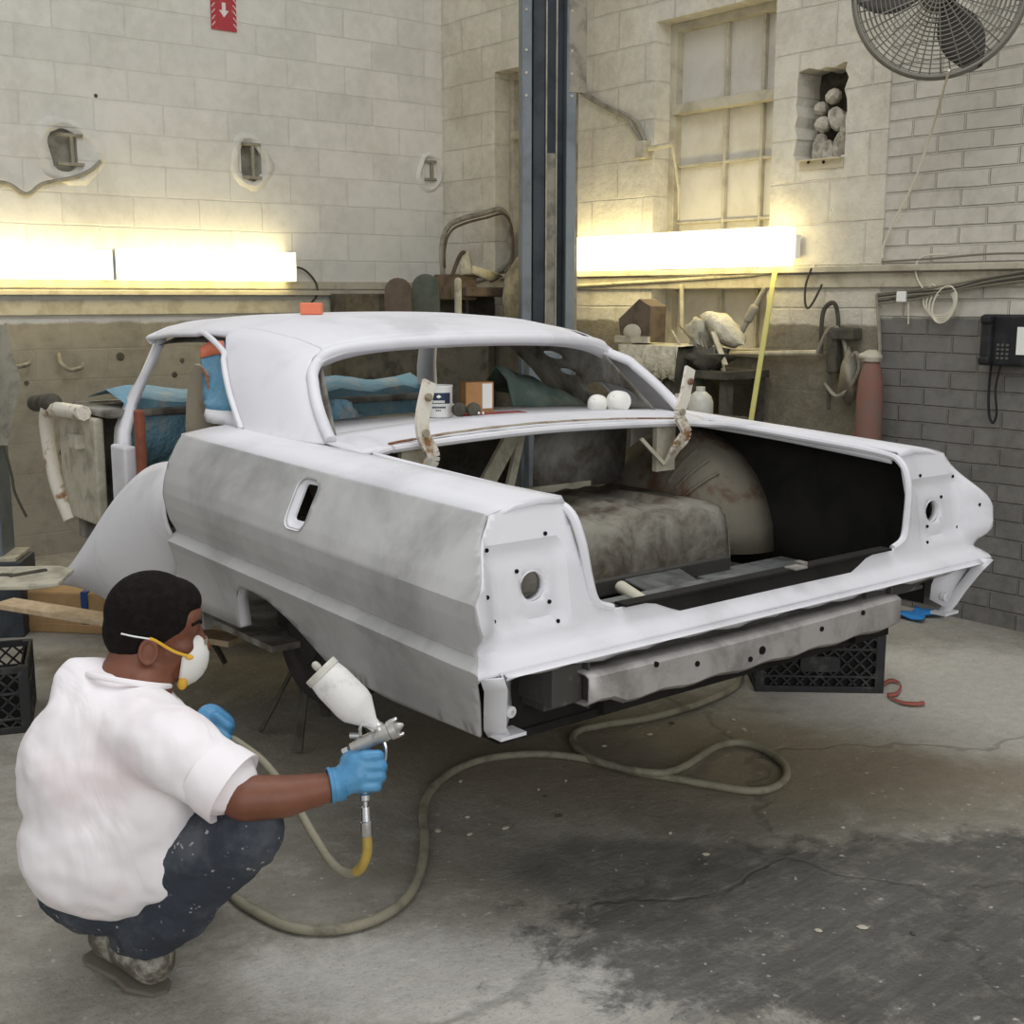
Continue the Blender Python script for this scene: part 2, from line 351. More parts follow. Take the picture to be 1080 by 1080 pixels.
def obj(name, mb, mt, parent=None, smooth=True, ang=40, bev=0, solid=0, sub=0, remesh=0, smooths=0, label=None, cat=None, group=None, kind=None, origin=None, off=0, orient=None):
    mts = mt if isinstance(mt, (list, tuple)) else [mt]
    if parent is not None: o0 = rootpos(parent)
    elif origin is not None: o0 = V(origin)
    else:
        xs = [v.x for v in mb.v]; ys = [v.y for v in mb.v]; zs = [v.z for v in mb.v]
        o0 = V(((min(xs)+max(xs))/2, (min(ys)+max(ys))/2, min(zs)))
    me = bpy.data.meshes.new(name); me.from_pydata([v-o0 for v in mb.v], [], mb.f)
    for q in mts: me.materials.append(M[q] if isinstance(q, str) else q)
    for p, i in zip(me.polygons, mb.mi): p.material_index = i
    bm = bmesh.new(); bm.from_mesh(me); bmesh.ops.remove_doubles(bm, verts=bm.verts, dist=1e-5)
    bmesh.ops.recalc_face_normals(bm, faces=bm.faces)
    if orient is not None and sum((f.normal.dot(V(orient))*f.calc_area() for f in bm.faces)) < 0: bmesh.ops.reverse_faces(bm, faces=bm.faces)
    bm.to_mesh(me); bm.free()
    if smooth:
        for p in me.polygons: p.use_smooth = True
        if not remesh: me.set_sharp_from_angle(angle=math.radians(ang))
    o = bpy.data.objects.new(name, me); link(o, parent)
    if parent is None: o.location = o0
    if remesh:
        q = o.modifiers.new('remesh', 'REMESH'); q.mode = 'VOXEL'; q.voxel_size = remesh; q.use_smooth_shade = True
        if smooths: q = o.modifiers.new('smooth', 'SMOOTH'); q.factor = .6; q.iterations = smooths
    if solid: q = o.modifiers.new('solid', 'SOLIDIFY'); q.thickness = solid; q.offset = off
    if bev: q = o.modifiers.new('bevel', 'BEVEL'); q.width = bev; q.segments = 2; q.limit_method = 'ANGLE'
    if sub: q = o.modifiers.new('sub', 'SUBSURF'); q.levels = sub; q.render_levels = sub
    return tag(o, label, cat, group, kind)
def empty(name, loc, label, cat, group=None):
    o = bpy.data.objects.new(name, None); link(o); o.location = V(loc); o.empty_display_size = .1; return tag(o, label, cat, group)
def inpoly(x, y, poly):
    c = False; n = len(poly); j = n-1
    for i in range(n):
        xi, yi = poly[i]; xj, yj = poly[j]
        if (yi > y) != (yj > y) and x < (xj-xi)*(y-yi)/(yj-yi)+xi: c = not c
        j = i
    return c
def dens(poly, step):
    out = []
    for i in range(len(poly)):
        a, b = poly[i], poly[(i+1) % len(poly)]; L = math.hypot(b[0]-a[0], b[1]-a[1]); k = max(1, int(L/step))
        out += [(a[0]+(b[0]-a[0])*t/k, a[1]+(b[1]-a[1])*t/k) for t in range(k)]
    return out
def panel(mb, outer, holes, step, fmap, lines=()):   # lines: creases kept as edges
    outer = dens(outer, step); holes = [dens(h, step) for h in holes]
    vs = []; es = []
    for lp in [outer]+holes:
        o = len(vs); k = len(lp); vs += [V((p[0], p[1])) for p in lp]; es += [(o+i, o+(i+1) % k) for i in range(k)]
    x0 = min(p[0] for p in outer); x1 = max(p[0] for p in outer); y0 = min(p[1] for p in outer); y1 = max(p[1] for p in outer)
    y = y0+step/2
    while y < y1:
        x = x0+step/2
        while x < x1:
            if inpoly(x, y, outer) and not any(inpoly(x, y, h) for h in holes): vs.append(V((x, y)))
            x += step
        y += step
    for ln in lines:
        last = None
        for p in ln:
            if inpoly(p[0], p[1], outer) and not any(inpoly(p[0], p[1], h) for h in holes):
                vs.append(V((p[0], p[1])))
                if last is not None: es.append((last, len(vs)-1))
                last = len(vs)-1
            else: last = None
    r = delaunay_2d_cdt(vs, es, [], 0, 1e-5)
    pv, pf = r[0], r[2]; keep = []
    for f in pf:
        cx = sum(pv[i].x for i in f)/len(f); cy = sum(pv[i].y for i in f)/len(f)
        if inpoly(cx, cy, outer) and not any(inpoly(cx, cy, h) for h in holes): keep.append(tuple(f))
    return mb.add([fmap(p.x, p.y) for p in pv], keep)
def rrect(cx, cy, w, h, r, n=5):
    out = []
    for (sx, sy, a0) in ((1, 1, 0), (-1, 1, PI/2), (-1, -1, PI), (1, -1, 3*PI/2)):
        for i in range(n+1):
            a = a0+PI/2*i/n; out.append((cx+sx*(w/2-r)+r*math.cos(a), cy+sy*(h/2-r)+r*math.sin(a)))
    return out
def circ(cx, cy, r, n=20, ry=None): return [(cx+r*math.cos(2*PI*i/n), cy+(ry or r)*math.sin(2*PI*i/n)) for i in range(n)]
def sst(a, b, x):
    t = min(max((x-a)/(b-a), 0), 1); return t*t*(3-2*t)
def lerp(a, b, t): return a+(b-a)*t
def interp(xs, ys, x):
    if x <= xs[0]: return ys[0]
    for i in range(len(xs)-1):
        if x <= xs[i+1]: return lerp(ys[i], ys[i+1], (x-xs[i])/(xs[i+1]-xs[i]))
    return ys[-1]


# ---------------------------------------------------------------- the room
XR, YB = 5.18, 7.27
f = MB(); f.box(((-3+XR+.3)/2, (-4+YB+.3)/2, -.05), (XR+3.3, YB+4.3, .1))
obj('floor', f, 'floor', kind='structure', smooth=False)
w = MB(); panel(w, [(-3, 0), (XR, 0), (XR, 4), (-3, 4)], [rrect(3.71, 2.34, .14, .26, .05), rrect(2.53, 2.325, .17, .24, .06)], .35, lambda x, z: V((x, YB, z)))
obj('wall_left', w, 'wall_block', kind='structure', orient=(0, -1, 0), solid=.2, off=-1, smooth=False)
def jag(cx, cy, w_, h_, n=26, am=.012, sd=1):
    rnd = random.Random(sd)
    return [(p[0]+rnd.uniform(-am, am), p[1]+rnd.uniform(-am, am)) for p in dens(rrect(cx, cy, w_, h_, .02, 2), .05)]
w = MB(); W1 = (4.33, 5.19, 1.18, 3.02); W2 = (5.90, 6.67, 1.18, 2.95)
rect = lambda a: [(a[0], a[2]), (a[1], a[2]), (a[1], a[3]), (a[0], a[3])]
panel(w, [(3.63, 0), (YB, 0), (YB, 4), (3.63, 4)], [rect(W1), rect(W2), jag(4.03, 2.40, .30, .44)], .35, lambda y, z: V((XR, y, z)))
bw = MB(); bw.box((XR+.112, .315, 2), (.2, 6.63, 4)); obj('wall_right_brick', bw, 'wall_brick', kind='structure', smooth=False)
obj('wall_right', w, 'wall_stucco', kind='structure', orient=(-1, 0, 0), solid=.2, off=-1, smooth=False)
# cavity behind the broken hole
w = MB(); w.box((XR+.19, 4.03, 2.40), (.02, .5, .6)); obj('wall_cavity_back', w, 'hole', kind='structure', smooth=False)
w = MB()
for (x, z) in ((3.71, 2.34), (2.53, 2.325)): w.box((x, YB+.05, z), (.3, .02, .4))
obj('trim_1', w, 'dust_metal', kind='structure', smooth=False)
def window(n, a, cols, rows):
    y0, y1, z0, z1 = a; xr = XR+.15
    root = bpy.data.objects.new('window_%d' % n, None); link(root); root.location = (xr, (y0+y1)/2, z0); root['kind'] = 'structure'
    g = MB(); g.box((xr+.03, (y0+y1)/2, (z0+z1)/2), (.01, y1-y0, z1-z0)); obj('window_pane', g, 'pane', root, smooth=False)
    g = MB(); fw = .045
    for y in (y0+fw/2, y1-fw/2): g.box((xr, y, (z0+z1)/2), (.06, fw, z1-z0))
    for z in (z0+fw/2, z1-fw/2): g.box((xr-.002, (y0+y1)/2, z), (.062, y1-y0-2*fw, fw))
    g.box((xr-.02, (y0+y1)/2, 2.55), (.07, y1-y0-2*fw, .055))
    for y in cols: g.box((xr+.01, y, (z0+z1)/2), (.03, .018, z1-z0-2*fw-.002))
    for z in rows: g.box((xr+.012, (y0+y1)/2, z), (.026, y1-y0-2*fw, .018))
    obj('window_frame', g, 'frame_p', root, smooth=False, bev=.004)
    g = MB(); g.box((XR+.09, (y0+y1)/2, z0+.02), (.2, y1-y0-.01, .04)); obj('window_sill', g, 'frame_p', root, smooth=False)
window(1, W1, (4.53, 4.79), (2.24, 1.92, 1.55))
window(2, W2, (6.16, 6.42), (2.24, 1.92, 1.55))
# ledge rail that runs round both walls
g = MB(); g.box(((-3+XR)/2, YB-.03, 1.525), (XR+3, .06, .03)); g.box(((-3+XR)/2, YB-.012, 1.44), (XR+3, .024, .09)); g.box(((-3+XR)/2, YB-.012, 1.575), (XR+3, .024, .05))
obj('trim_2', g, 'frame_p', kind='structure', smooth=False, bev=.004)
g = MB(); g.box((XR-.025, 4.95, 1.635), (.05, 4.6, .03)); g.box((XR-.01, 4.95, 1.58), (.02, 4.6, .07)); g.box((XR-.015, 1.0, 1.65), (.045, 3.2, .035))
obj('trim_3', g, 'frame_p', kind='structure', smooth=False, bev=.004)

# ---------------------------------------------------------------- the car body
CX = 2.505
car = empty('car_body', (CX, 2.0, 0), 'stripped white primed two door car body with open boot and no glass', 'car')
YS = [2.08, 3.6]
SEC_R = [(.70, 1.045), (.80, 1.043), (.878, 1.026), (.893, 1.004), (.940, .945), (.977, .898), (.999, .862), (.994, .822), (.982, .78), (.968, .742), (.967, .735), (.995, .712), (.985, .69), (.95, .62), (.905, .50)]
SEC_F = [(.72, 1.10), (.86, 1.10), (.955, 1.086), (.966, 1.062), (.985, 1.0), (.997, .945), (1.0, .905), (.996, .865), (.985, .822), (.968, .79), (.967, .782), (1.0, .757), (.985, .73), (.96, .66), (.94, .50)]
def y_edge(s, z):
    y = interp([.50, .53, .62, .68, .70, .705, .735, .77, .90, 1.0, 1.06], [2.115, 2.10, 2.06, 2.03, 2.0, 2.0, 2.045, 2.055, 2.075, 2.11, 2.13], z)
    return y-.06*sst(.90, .99, s)*sst(.74, .80, z)
YR = [y_edge(s, z) for s, z in SEC_R]
def sec(y):
    t = (y-2.08)/(3.6-2.08); t = max(0., min(1.05, t)); tt = t**.75 if t > 0 else 0
    return [(lerp(a[0], b[0], tt), lerp(a[1], b[1], t)) for a, b in zip(SEC_R, SEC_F)]
def s_at(y, z, side=True):
    P = sec(y)[1:]
    for i in range(len(P)-1):
        if P[i][1] >= z >= P[i+1][1]:
            d = P[i][1]-P[i+1][1]; return lerp(P[i][0], P[i+1][0], (P[i][1]-z)/d if d > 1e-6 else 0)
    return P[-1][0] if z < P[-1][1] else P[0][0]
def zt(y): return sec(y)[2][1]
def z_bot(y): return interp([2.0, 2.11, 2.45, 2.72, 2.86, 3.0, 3.10, 3.19, 3.225, 3.235, 3.6], [.55, .53, .525, .545, .62, .678, .69, .675, .63, .545, .545], y)
SY, SZ = 2.80, .972
TS = .085
def t_of(y, z):
    P = sec(y)[2:]
    for i in range(len(P)-1):
        if P[i][1] >= z >= P[i+1][1]: return i+(P[i][1]-z)/max(1e-6, P[i][1]-P[i+1][1])
    return 0 if z > P[0][1] else len(P)-1+(P[-1][1]-z)/.08
def q_pt(sg, y, t):
    P = sec(y)[2:]; t = max(0, t); i = min(int(t), len(P)-2); k = t-i
    return V((CX+sg*lerp(P[i][0], P[i+1][0], min(k, 1.2)), y, lerp(P[i][1], P[i+1][1], k)))
def quarter(side):
    sg = -1 if side == 'l' else 1
    slot = rrect(SY, SZ, .092, .120, .026, 4) if side == 'l' else None
    fine = []; SR = [p for p in SEC_R[2:] if p[1] > .53]+[(.914, .53)]
    for a_, b_ in zip(SR, SR[1:]):
        n_ = max(1, int(math.hypot(a_[0]-b_[0], a_[1]-b_[1])/.012)); fine += [(lerp(a_[0], b_[0], i/n_), lerp(a_[1], b_[1], i/n_)) for i in range(n_)]
    zr = [(z, y_edge(s, z)) for s, z in fine+[SR[-1]]]
    outer = [(y, z) for (z, y) in zr]                                   # down the rear corner
    outer += [(2.0+.04*i, z_bot(2.0+.04*i)) for i in range(4, 31)] + [(3.222, .63), (3.235, .545), (3.62, .545)]
    outer += [(3.625, .66), (3.595, .76), (3.60, .79), (3.612, .90), (3.595, 1.0), (3.555, 1.088)]
    outer += [(y, zt(y)) for y in (3.4, 3.2, 3.0, 2.8, 2.6, 2.4, 2.25)]
    m = MB()
    # rows of constant section parameter keep the creases straight
    holes = [slot] if slot else []
    tp = lambda L_: [(y, t_of(y, z)*TS) for y, z in dens(L_, .02)]
    panel(m, tp(outer), [tp(h) for h in holes], .024, lambda y, t: q_pt(sg, y, t/TS), [[(2.03+.02*i, k*TS) for i in range(80)] for k in range(1, 11)])
    # top strip
    ys = [2.13, 2.2, 2.4, 2.6, 2.8, 3.0, 3.2, 3.4, 3.565]
    rows = []
    for y in ys:
        P = sec(y); s0 = interp([2.13, 2.3, 2.9, 3.1, 3.6], [.66, .685, .715, .735, .76], y)
        rows.append([V((CX+sg*s0, y, P[0][1]-.002)), V((CX+sg*lerp(s0, P[1][0], .5), y, P[0][1]+.004)), V((CX+sg*P[1][0], y, P[1][1])), V((CX+sg*P[2][0], y, P[2][1]))])
    q = obj('quarter_panel', m, 'primer_side_shade', car, ang=32, solid=.006, off=0, label='long left quarter panel' if side == 'l' else 'right quarter panel ending in a pointed fin')
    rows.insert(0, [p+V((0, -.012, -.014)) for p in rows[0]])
    m = MB(); m.grid(rows); obj('quarter_top', m, 'primer', q, ang=32, solid=.006, off=0, label='white top of the quarter panel')
    if side == 'l':
        m = MB(); g = lambda sc, dx, w_, h_, r: [V((CX-s_at(p[0], p[1])+dx, p[0], p[1])) for p in rrect(SY, SZ, w_*sc*.80, h_*sc*.78, r*.8, 4)]
        m.grid([g(1, -.006, .125, .165, .034), g(1, -.001, .116, .156, .03), g(1, .010, .104, .142, .026), g(1, .012, .080, .118, .014), g(1, .018, .078, .116, .013)], closed=True)
        obj('slot_recess', m, 'primer', q, ang=40)
        m = MB(); m.box((CX-.88, SY, SZ), (.01, .12, .14)); obj('slot_backing', m, 'bulb', q, smooth=False)
    # wheel opening lip turned inwards
    m = MB(); pts = [(2.45+.03*i) for i in range(26)]; pts = [y for y in pts if y < 3.2]+[3.222, 3.234, 3.235]
    zz = [z_bot(y) for y in pts]; m.grid([[V((CX+sg*s_at(y, z), y, z)) for y, z in zip(pts, zz)], [V((CX+sg*(s_at(y, z)-.035), y, z+.002)) for y, z in zip(pts, zz)]])
    obj('wheel_arch_lip', m, 'primer', q, solid=.004)
    # rear lower flange
    m = MB(); fl = [(2.0, .70, .99), (2.02, .665, .965), (2.055, .60, .94), (2.075, .555, .925), (2.085, .53, .905)]
    m.grid([[V((CX+sg*s, y+.005, z)) for (y, z, s) in fl], [V((CX+sg*(s-.035), y-.03, z+.006)) for (y, z, s) in fl], [V((CX+sg*(s-.05), y+.0, z+.008)) for (y, z, s) in fl]])
    m.grid([[V((CX+sg*.94, 2.03, .70)), V((CX+sg*.90, 2.05, .62)), V((CX+sg*.885, 2.06, .54))], [V((CX+sg*.85, 2.08, .70)), V((CX+sg*.835, 2.10, .62)), V((CX+sg*.83, 2.10, .575))]])
    m.box((CX+sg*.868, 2.07, .535), (.07, .05, .006))
    m.lathe((CX+sg*.86, 2.075, .585), (0, -1, 0), [(.012, 0), (.012, .012), (.006, .014), (.006, .006)], 12)
    obj('bumper_flange', m, 'primer', q, solid=.004)
    return q
ql = quarter('l'); qr = quarter('r')
# tail panel
def y_tail(s, z):
    a = abs(s); y = interp([.56, .68, .70, .705, .735, .77, .90, 1.0, 1.06], [2.03, 2.03, 2.0, 2.0, 2.045, 2.055, 2.075, 2.11, 2.13], z)
    y += .02*max(0, (.9-a))*.3
    y -= .06*sst(.90, .99, a)*sst(.74, .80, z)
    # lamp plate recess
    dx = abs(a-.805)-.105; dz = abs(z-.865)-.085; d = max(dx, dz); y += .014*sst(.012, -.008, d)
    rr = math.hypot(a-.785, z-.86); y -= .004*sst(.066, .058, rr)*sst(.042, .05, rr)
    return y
out = []
right = [(1.0, .70), (.995, .712), (.967, .735), (.968, .742), (.982, .78), (.994, .822), (.999, .862), (.977, .898), (.940, .945), (.893, 1.004), (.878, 1.026), (.80, 1.043), (.668, 1.043), (.658, 1.0), (.648, .93), (.632, .85), (.612, .80), (.585, .782), (.54, .776)]
outer = right+[(-a, b) for a, b in right[::-1]]
outer += [(-1.0, .70)][:0]
m = MB(); panel(m, outer, [circ(.785, .86, .034), circ(-.785, .86, .034)], .016, lambda s, z: V((CX+s, y_tail(s, z), z)))
tail = obj('tail_panel', m, 'primer', car, ang=35, solid=.005, label='rear tail panel with two round lamp holes')
# returned edge round the lamp holes, bolt holes
for sg in (-1, 1):
    m = MB(); m.grid([[V((CX+p[0]*sg, y_tail(.785, .86)-.001+d, p[1])) for p in circ(.785, .86, .034)] for d in (0, .02)], closed=True)
    obj('lamp_hole', m, 'primer', tail, solid=.002)
    for (a, z) in ((.905, .955), (.735, .972), (.905, .80), (.73, .775), (.83, .90), (.745, .82), (.955, .87)):
        m = MB(); m.lathe((CX+sg*a, y_tail(a, z)-.0065, z), (0, 1, 0), [(.005, 0), (.005, .003)], 10); obj('bolt_hole', m, 'bulb', tail)
# lower lip strip with grey undersurface
m = MB(); rows = []
for i in range(41):
    s = -.93+1.86*i/40; wv = .004*math.sin(i*1.9)+.003*math.sin(i*.7)
    rows.append([V((CX+s, 2.0, .702)), V((CX+s, 1.985, .696)), V((CX+s, 1.992, .690+wv))])
m.grid(rows); obj('lower_lip', m, 'primer', tail, solid=.005)
m = MB(); rows = []
for i in range(41):
    s = -.80+1.58*i/40; e = sst(0, .12, min(i/40, 1-i/40))
    rows.append([V((CX+s, 2.02, .696)), V((CX+s, 2.035, .67-.01*e)), V((CX+s, 2.04, .69-.045*e)), V((CX+s, 2.10, .69-.05*e))])
m.grid(rows); obj('rear_valance', m, 'valance', car, solid=.006, label='dark unpainted valance under the tail panel')
# bare bumper bar
m = MB(); rows = []; PB = [(2.06, .665), (1.985, .662), (1.972, .655), (1.972, .60), (1.985, .59), (2.06, .588)]
for i in range(31):
    s = -.71+1.19*i/30; e = .004*math.sin(i*1.3)
    rows.append([V((CX+s, y, z-(.012 if i > 2 else 0)*(z < .62)+e*(z < .62)+(-.006*math.sin(i/30*PI)))) for y, z in PB])
m.grid(rows); bar = obj('bumper_bar', m, 'bare_bar', car, solid=.006, label='bare metal bar with bolt holes under the tail')
for s, z in ((-.50, .65), (-.36, .625), (-.12, .615), (-.165, .60), (.12, .63), (.30, .645)): m = MB(); m.lathe((CX+s, 1.9655, z), (0, 1, 0), [(.007 if s != -.12 else .011, 0), (.007 if s != -.12 else .011, .006)], 10); obj('bolt_hole', m, 'bulb', bar)
for s in (-.74, .42):
    m = MB(); m.box((CX+s, 2.09, .64), (.09, .16, .10)); m.box((CX+s+.052, 2.02, .635), (.006, .05, .12)); m.box((CX+s, 2.2, .60), (.07, .3, .06))
    obj('bumper_bracket', m, 'valance', car, smooth=False, bev=.004)
# deck between boot and rear window
DL = 2.96
m = MB(); rows = []
for i in range(33):
    u = -1+i/16; s = u*.735; sag = .02*(1-u*u); bow = .10*abs(u)**3
    yf = DL-bow*0.4+.02*(1-abs(u)); yb = 3.24-.10*u*u
    r = []
    for t in (0, .08, .16, .3, .55, .8, 1): r.append(V((CX+s, lerp(yf, yb, t), 1.075+.018*(1-u*u)+(.0 if t > .05 else -.012)+.02*t-.006*sst(.05, .1, t)*sst(.26, .18, t))))
    rows.append(r)
m.grid(rows); deck = obj('deck_panel', m, 'primer', car, ang=35, solid=.005, label='narrow white deck panel in front of the boot opening')
m = MB(); rows = []
for i in range(33):
    u = -1+i/16; s = u*.60; yf = DL-.04*abs(u)**3+.02*(1-abs(u))
    rows.append([V((CX+s, yf+.020+.004*math.sin(i*2.1), 1.0865+.018*(1-u*u))), V((CX+s, yf+.034+.004*math.sin(i*1.3), 1.0875+.018*(1-u*u)))])
m.grid(rows); obj('rust_line', m, 'rusty', deck, solid=.004)
# gutter round the boot opening
def gut(pts, r, name, par, mt='primer'):
    mm = MB(); mm.tube(spl(pts, 6), r, 8); obj(name, mm, mt, par)
for sg in (-1, 1):
    gut([(CX+sg*.60, DL-.02, 1.072), (CX+sg*.675, DL-.06, 1.066), (CX+sg*.70, DL-.16, 1.066), (CX+sg*.69, 2.5, 1.052), (CX+sg*.672, 2.2, 1.036), (CX+sg*.655, 2.11, 1.015), (CX+sg*.645, 2.075, .95), (CX+sg*.63, 2.065, .86), (CX+sg*.61, 2.06, .80), (CX+sg*.56, 2.06, .778)], .011, 'boot_gutter', car)
    m = MB(); pp = [V((CX+sg*.715, DL, 1.07)), V((CX+sg*.705, 2.6, 1.055)), V((CX+sg*.665, 2.15, 1.03))]
    m.grid([spl(pp, 8), [p+V((0, 0, -.022)) for p in spl(pp, 8)]]); obj('gutter_wall', m, 'primer', car, solid=.004)
gut([(CX-.60, DL-.03, 1.074), (CX-.3, DL-.005, 1.082), (CX, DL+.005, 1.086), (CX+.3, DL-.005, 1.082), (CX+.60, DL-.03, 1.074)], .012, 'boot_gutter', car)
# boot sill
m = MB(); m.box((CX, 2.085, .768), (1.10, .05, .012)); m.box((CX, 2.105, .72), (1.1, .008, .09)); obj('boot_sill', m, 'valance', car, smooth=False)
m = MB(); m.grid([[V((CX+s_, y_tail(s_, z_)-.0045, z_)) for s_, z_ in [(-.46+.04*i, .775-k_*.020*sst(0, .3, min(i, 23-i)/12)) for i in range(24)]] for k_ in (0, 1, 2)]); m.box((CX+.0, 2.062, .781), (1.06, .04, .006)); obj('bare_edge_strip', m, 'dark_in', tail, ang=60)
m = MB(); m.box((CX+.10, 2.045, .787), (.05, .04, .006)); m.box((CX+.14, 2.06, .79), (.02, .03, .012)); obj('latch_plate', m, 'primer_in', tail, smooth=False, bev=.002)
# roof
YF, YRR = 4.50, 3.33
def roofz(u, v):       # u lateral -1..1, v 0 rear .. 1 front
    zc = interp([0, .12, .3, .55, .8, 1], [1.380, 1.412, 1.436, 1.446, 1.438, 1.418], v)
    return zc-.020*u*u-.045*abs(u)**6
def roofy(u, v):
    y0 = YRR-.01+(.04)*(1-u*u)*0+.02*abs(u)**2; y1 = YF+.07*(1-u*u)
    return lerp(y0, y1, v)
def roofs(u, v): return u*interp([0, .2, .6, 1], [.615, .645, .668, .655], v)
m = MB(); rows = []
for i in range(25):
    v = i/24
    rows.append([V((CX+roofs(u, v), roofy(u, v), roofz(u, v))) for u in [-1+j/16 for j in range(33)]])
m.grid(rows)
roof = obj('roof_panel', m, 'primer', car, ang=60, solid=.012, off=-1, label='smooth white primed roof')
# header edges
m = MB(); rows = []
for j in range(33):
    u = -1+j/16; s = roofs(u, 0); rows.append([V((CX+s, roofy(u, 0), roofz(u, 0))), V((CX+s, roofy(u, 0)-.016, roofz(u, 0)-.020)), V((CX+s*.985, roofy(u, 0)+.02, roofz(u, 0)-.042))])
m.grid(rows); obj('window_header', m, 'primer', roof, solid=.004, ang=30)
m = MB(); m.tube([V((CX+roofs(u, 1), roofy(u, 1), roofz(u, 1)-.012)) for u in [-1+j/8 for j in range(17)]], .018, 8); obj('windscreen_header', m, 'primer', roof)
# inner roof lining
m = MB(); rows = []
for i in range(9):
    v = i/8*.96+.02; rows.append([V((CX+roofs(u, v)*.97, roofy(u, v), roofz(u, v)-.035)) for u in [-1+j/8 for j in range(17)]])
m.grid(rows); obj('roof_underside', m, 'primer_in', roof)
# sail panels
BD = []
for sg in (-1, 1):
    top = [V((CX+sg*.615, YRR+.01, 1.315)), V((CX+sg*.628, 3.45, 1.350)), V((CX+sg*.640, 3.58, 1.368)), V((CX+sg*.652, 3.72, 1.378)), V((CX+sg*.66, 3.83, 1.382))]
    bot = [V((CX+sg*.715, 3.07, 1.095)), V((CX+sg*.745, 3.13, 1.098)), V((CX+sg*.77, 3.24, 1.10)), V((CX+sg*.785, 3.34, 1.10)), V((CX+sg*.79, 3.45, 1.10))]
    tp, bp = spl(top, 3), spl(bot, 3); rows = []
    rows.append([V((CX+sg*roofs(.93, max(0, (p.y-YRR)/(YF-YRR))), p.y+.0, roofz(.93, max(0, (p.y-YRR)/(YF-YRR)))+.006)) for p in [V((CX, q_.y, q_.z)) for q_ in [V((0, t_.y, 0)) for t_ in tp]]])
    for k in range(11):
        t = k/10; rows.append([(a.lerp(b, t)+V((sg*(.008+.018*math.sin(PI*t)), 0, 0))) for a, b in zip(tp, bp)])
    rows.append([p+V((sg*.012, 0, -.012)) for p in rows[-1]])
    for r in rows:
        for p in r: p.x += CX if abs(p.x-CX) > 1.5 else 0
    m = MB(); m.grid(rows)
    sp = obj('sail_panel', m, 'primer', car, ang=70, solid=.006, sub=1)
    m = MB(); vr = [V((CX+sg*(.004+abs(roofs(1, v))), roofy(1, v), roofz(1, v)-.006)) for v in [1-i*.05 for i in range(11)]]
    fe = [rows[k][-1]+V((sg*.004, .012, 0)) for k in range(3, 12)]
    m.tube(spl(vr[:-1]+fe, 3), .010, 8); obj('drip_rail', m, 'primer', roof)
    BD.append([rows[k][0]+V((0, -.006, 0)) for k in range(11, 2, -1)])
    # inner skin with access holes
    q00, q10, q01, q11 = V((CX+sg*.58, 3.36, 1.32)), V((CX+sg*.66, 3.14, 1.10)), V((CX+sg*.61, 3.95, 1.37)), V((CX+sg*.70, 3.72, 1.09))
    m = MB(); panel(m, [(0, 0), (1, 0), (1, 1), (.55, 1.02), (.25, 1.1), (0, 1.15)], [circ(.28, .62, .06, 14, .10), circ(.52, .60, .05, 14, .08), circ(.78, .30, .16, 16, .24)], .08,
        lambda a, b: q00.lerp(q10, a).lerp(q01.lerp(q11, a), b)); obj('inner_skin', m, 'primer_in', sp, solid=.003)
hd = [V((CX+s_, YRR-.012+.02*abs(s_/.62)**2, z_)) for s_, z_ in ((-.605, 1.300), (-.575, 1.325), (-.52, 1.340), (-.40, 1.352), (-.2, 1.360), (0, 1.362), (.2, 1.360), (.40, 1.352), (.52, 1.340), (.575, 1.325), (.605, 1.300))]
m = MB(); m.tube(spl(BD[0]+hd+BD[1][::-1], 3), .018, 10); obj('window_bead', m, 'primer', roof, label='rounded bead framing the rear window opening')
# windscreen pillars and hinge posts
for sg in (-1, 1):
    m = MB()
    m.grid([[V((CX+sg*.622, 4.45, 1.35)), V((CX+sg*.60, 4.52, 1.355))], [V((CX+sg*.668, 4.53, 1.20)), V((CX+sg*.64, 4.61, 1.20))], [V((CX+sg*.70, 4.57, 1.10)), V((CX+sg*.68, 4.67, 1.10))], [V((CX+sg*.76, 4.50, 1.0)), V((CX+sg*.74, 4.64, 1.0))], [V((CX+sg*.80, 4.40, .92)), V((CX+sg*.78, 4.56, .92))]])
    pl = obj('windscreen_pillar', m, 'primer', car, solid=.03)
    m = MB(); m.box((CX+sg*.80, 4.44, .72), (.05, .14, .48)); obj('hinge_post', m, 'primer', car, smooth=False, bev=.01)
    m = MB(); m.box((CX+sg*.79, 4.30, .80), (.03, .05, .60)); obj('red_post_edge', m, 'red_rust', car, smooth=False, bev=.01)
# quarter window: film stuck over it
m = MB(); ft = [V((CX-.655, 3.86, 1.355)), V((CX-.66, 3.95, 1.35)), V((CX-.668, 4.03, 1.33))]; fb = [V((CX-.785, 3.46, 1.105)), V((CX-.79, 3.58, 1.10)), V((CX-.79, 3.74, 1.10))]
rows = []; rnd = random.Random(4)
for k in range(13):
    t = k/12; rows.append([a.lerp(b, t)+V((rnd.uniform(-.006, .006), 0, 0)) for a, b in zip(spl(ft, 4), spl(fb, 4))])
m.grid(rows[:11]); fo = obj('window_film', m, 'film', car, solid=.002, label='blue film taped over the quarter window')
m = MB(); m.grid([[p+V((-.004, 0, 0)) for p in r] for r in rows[:3]]); obj('tape_band', m, 'orange', fo, solid=.002)
m = MB(); m.grid([[p+V((-.001, 0, 0)) for p in r] for r in rows[10:]]); obj('lower_edge', m, 'primer', fo, solid=.003)
# interior trim shell behind the film
m = MB(); c0 = V((CX-.74, 3.90, .98)); rows = []
for k in range(12):
    a = PI*k/11; rows.append([c0+V((0, -.12*math.cos(a), .30*math.sin(a))), c0+V((.05, -.09*math.cos(a), .25*math.sin(a))), c0+V((.10, -.06*math.cos(a), .18*math.sin(a)))])
m.grid(rows); obj('inner_wheel_cover', m, 'orange' if False else 'rusty', car, solid=.006)
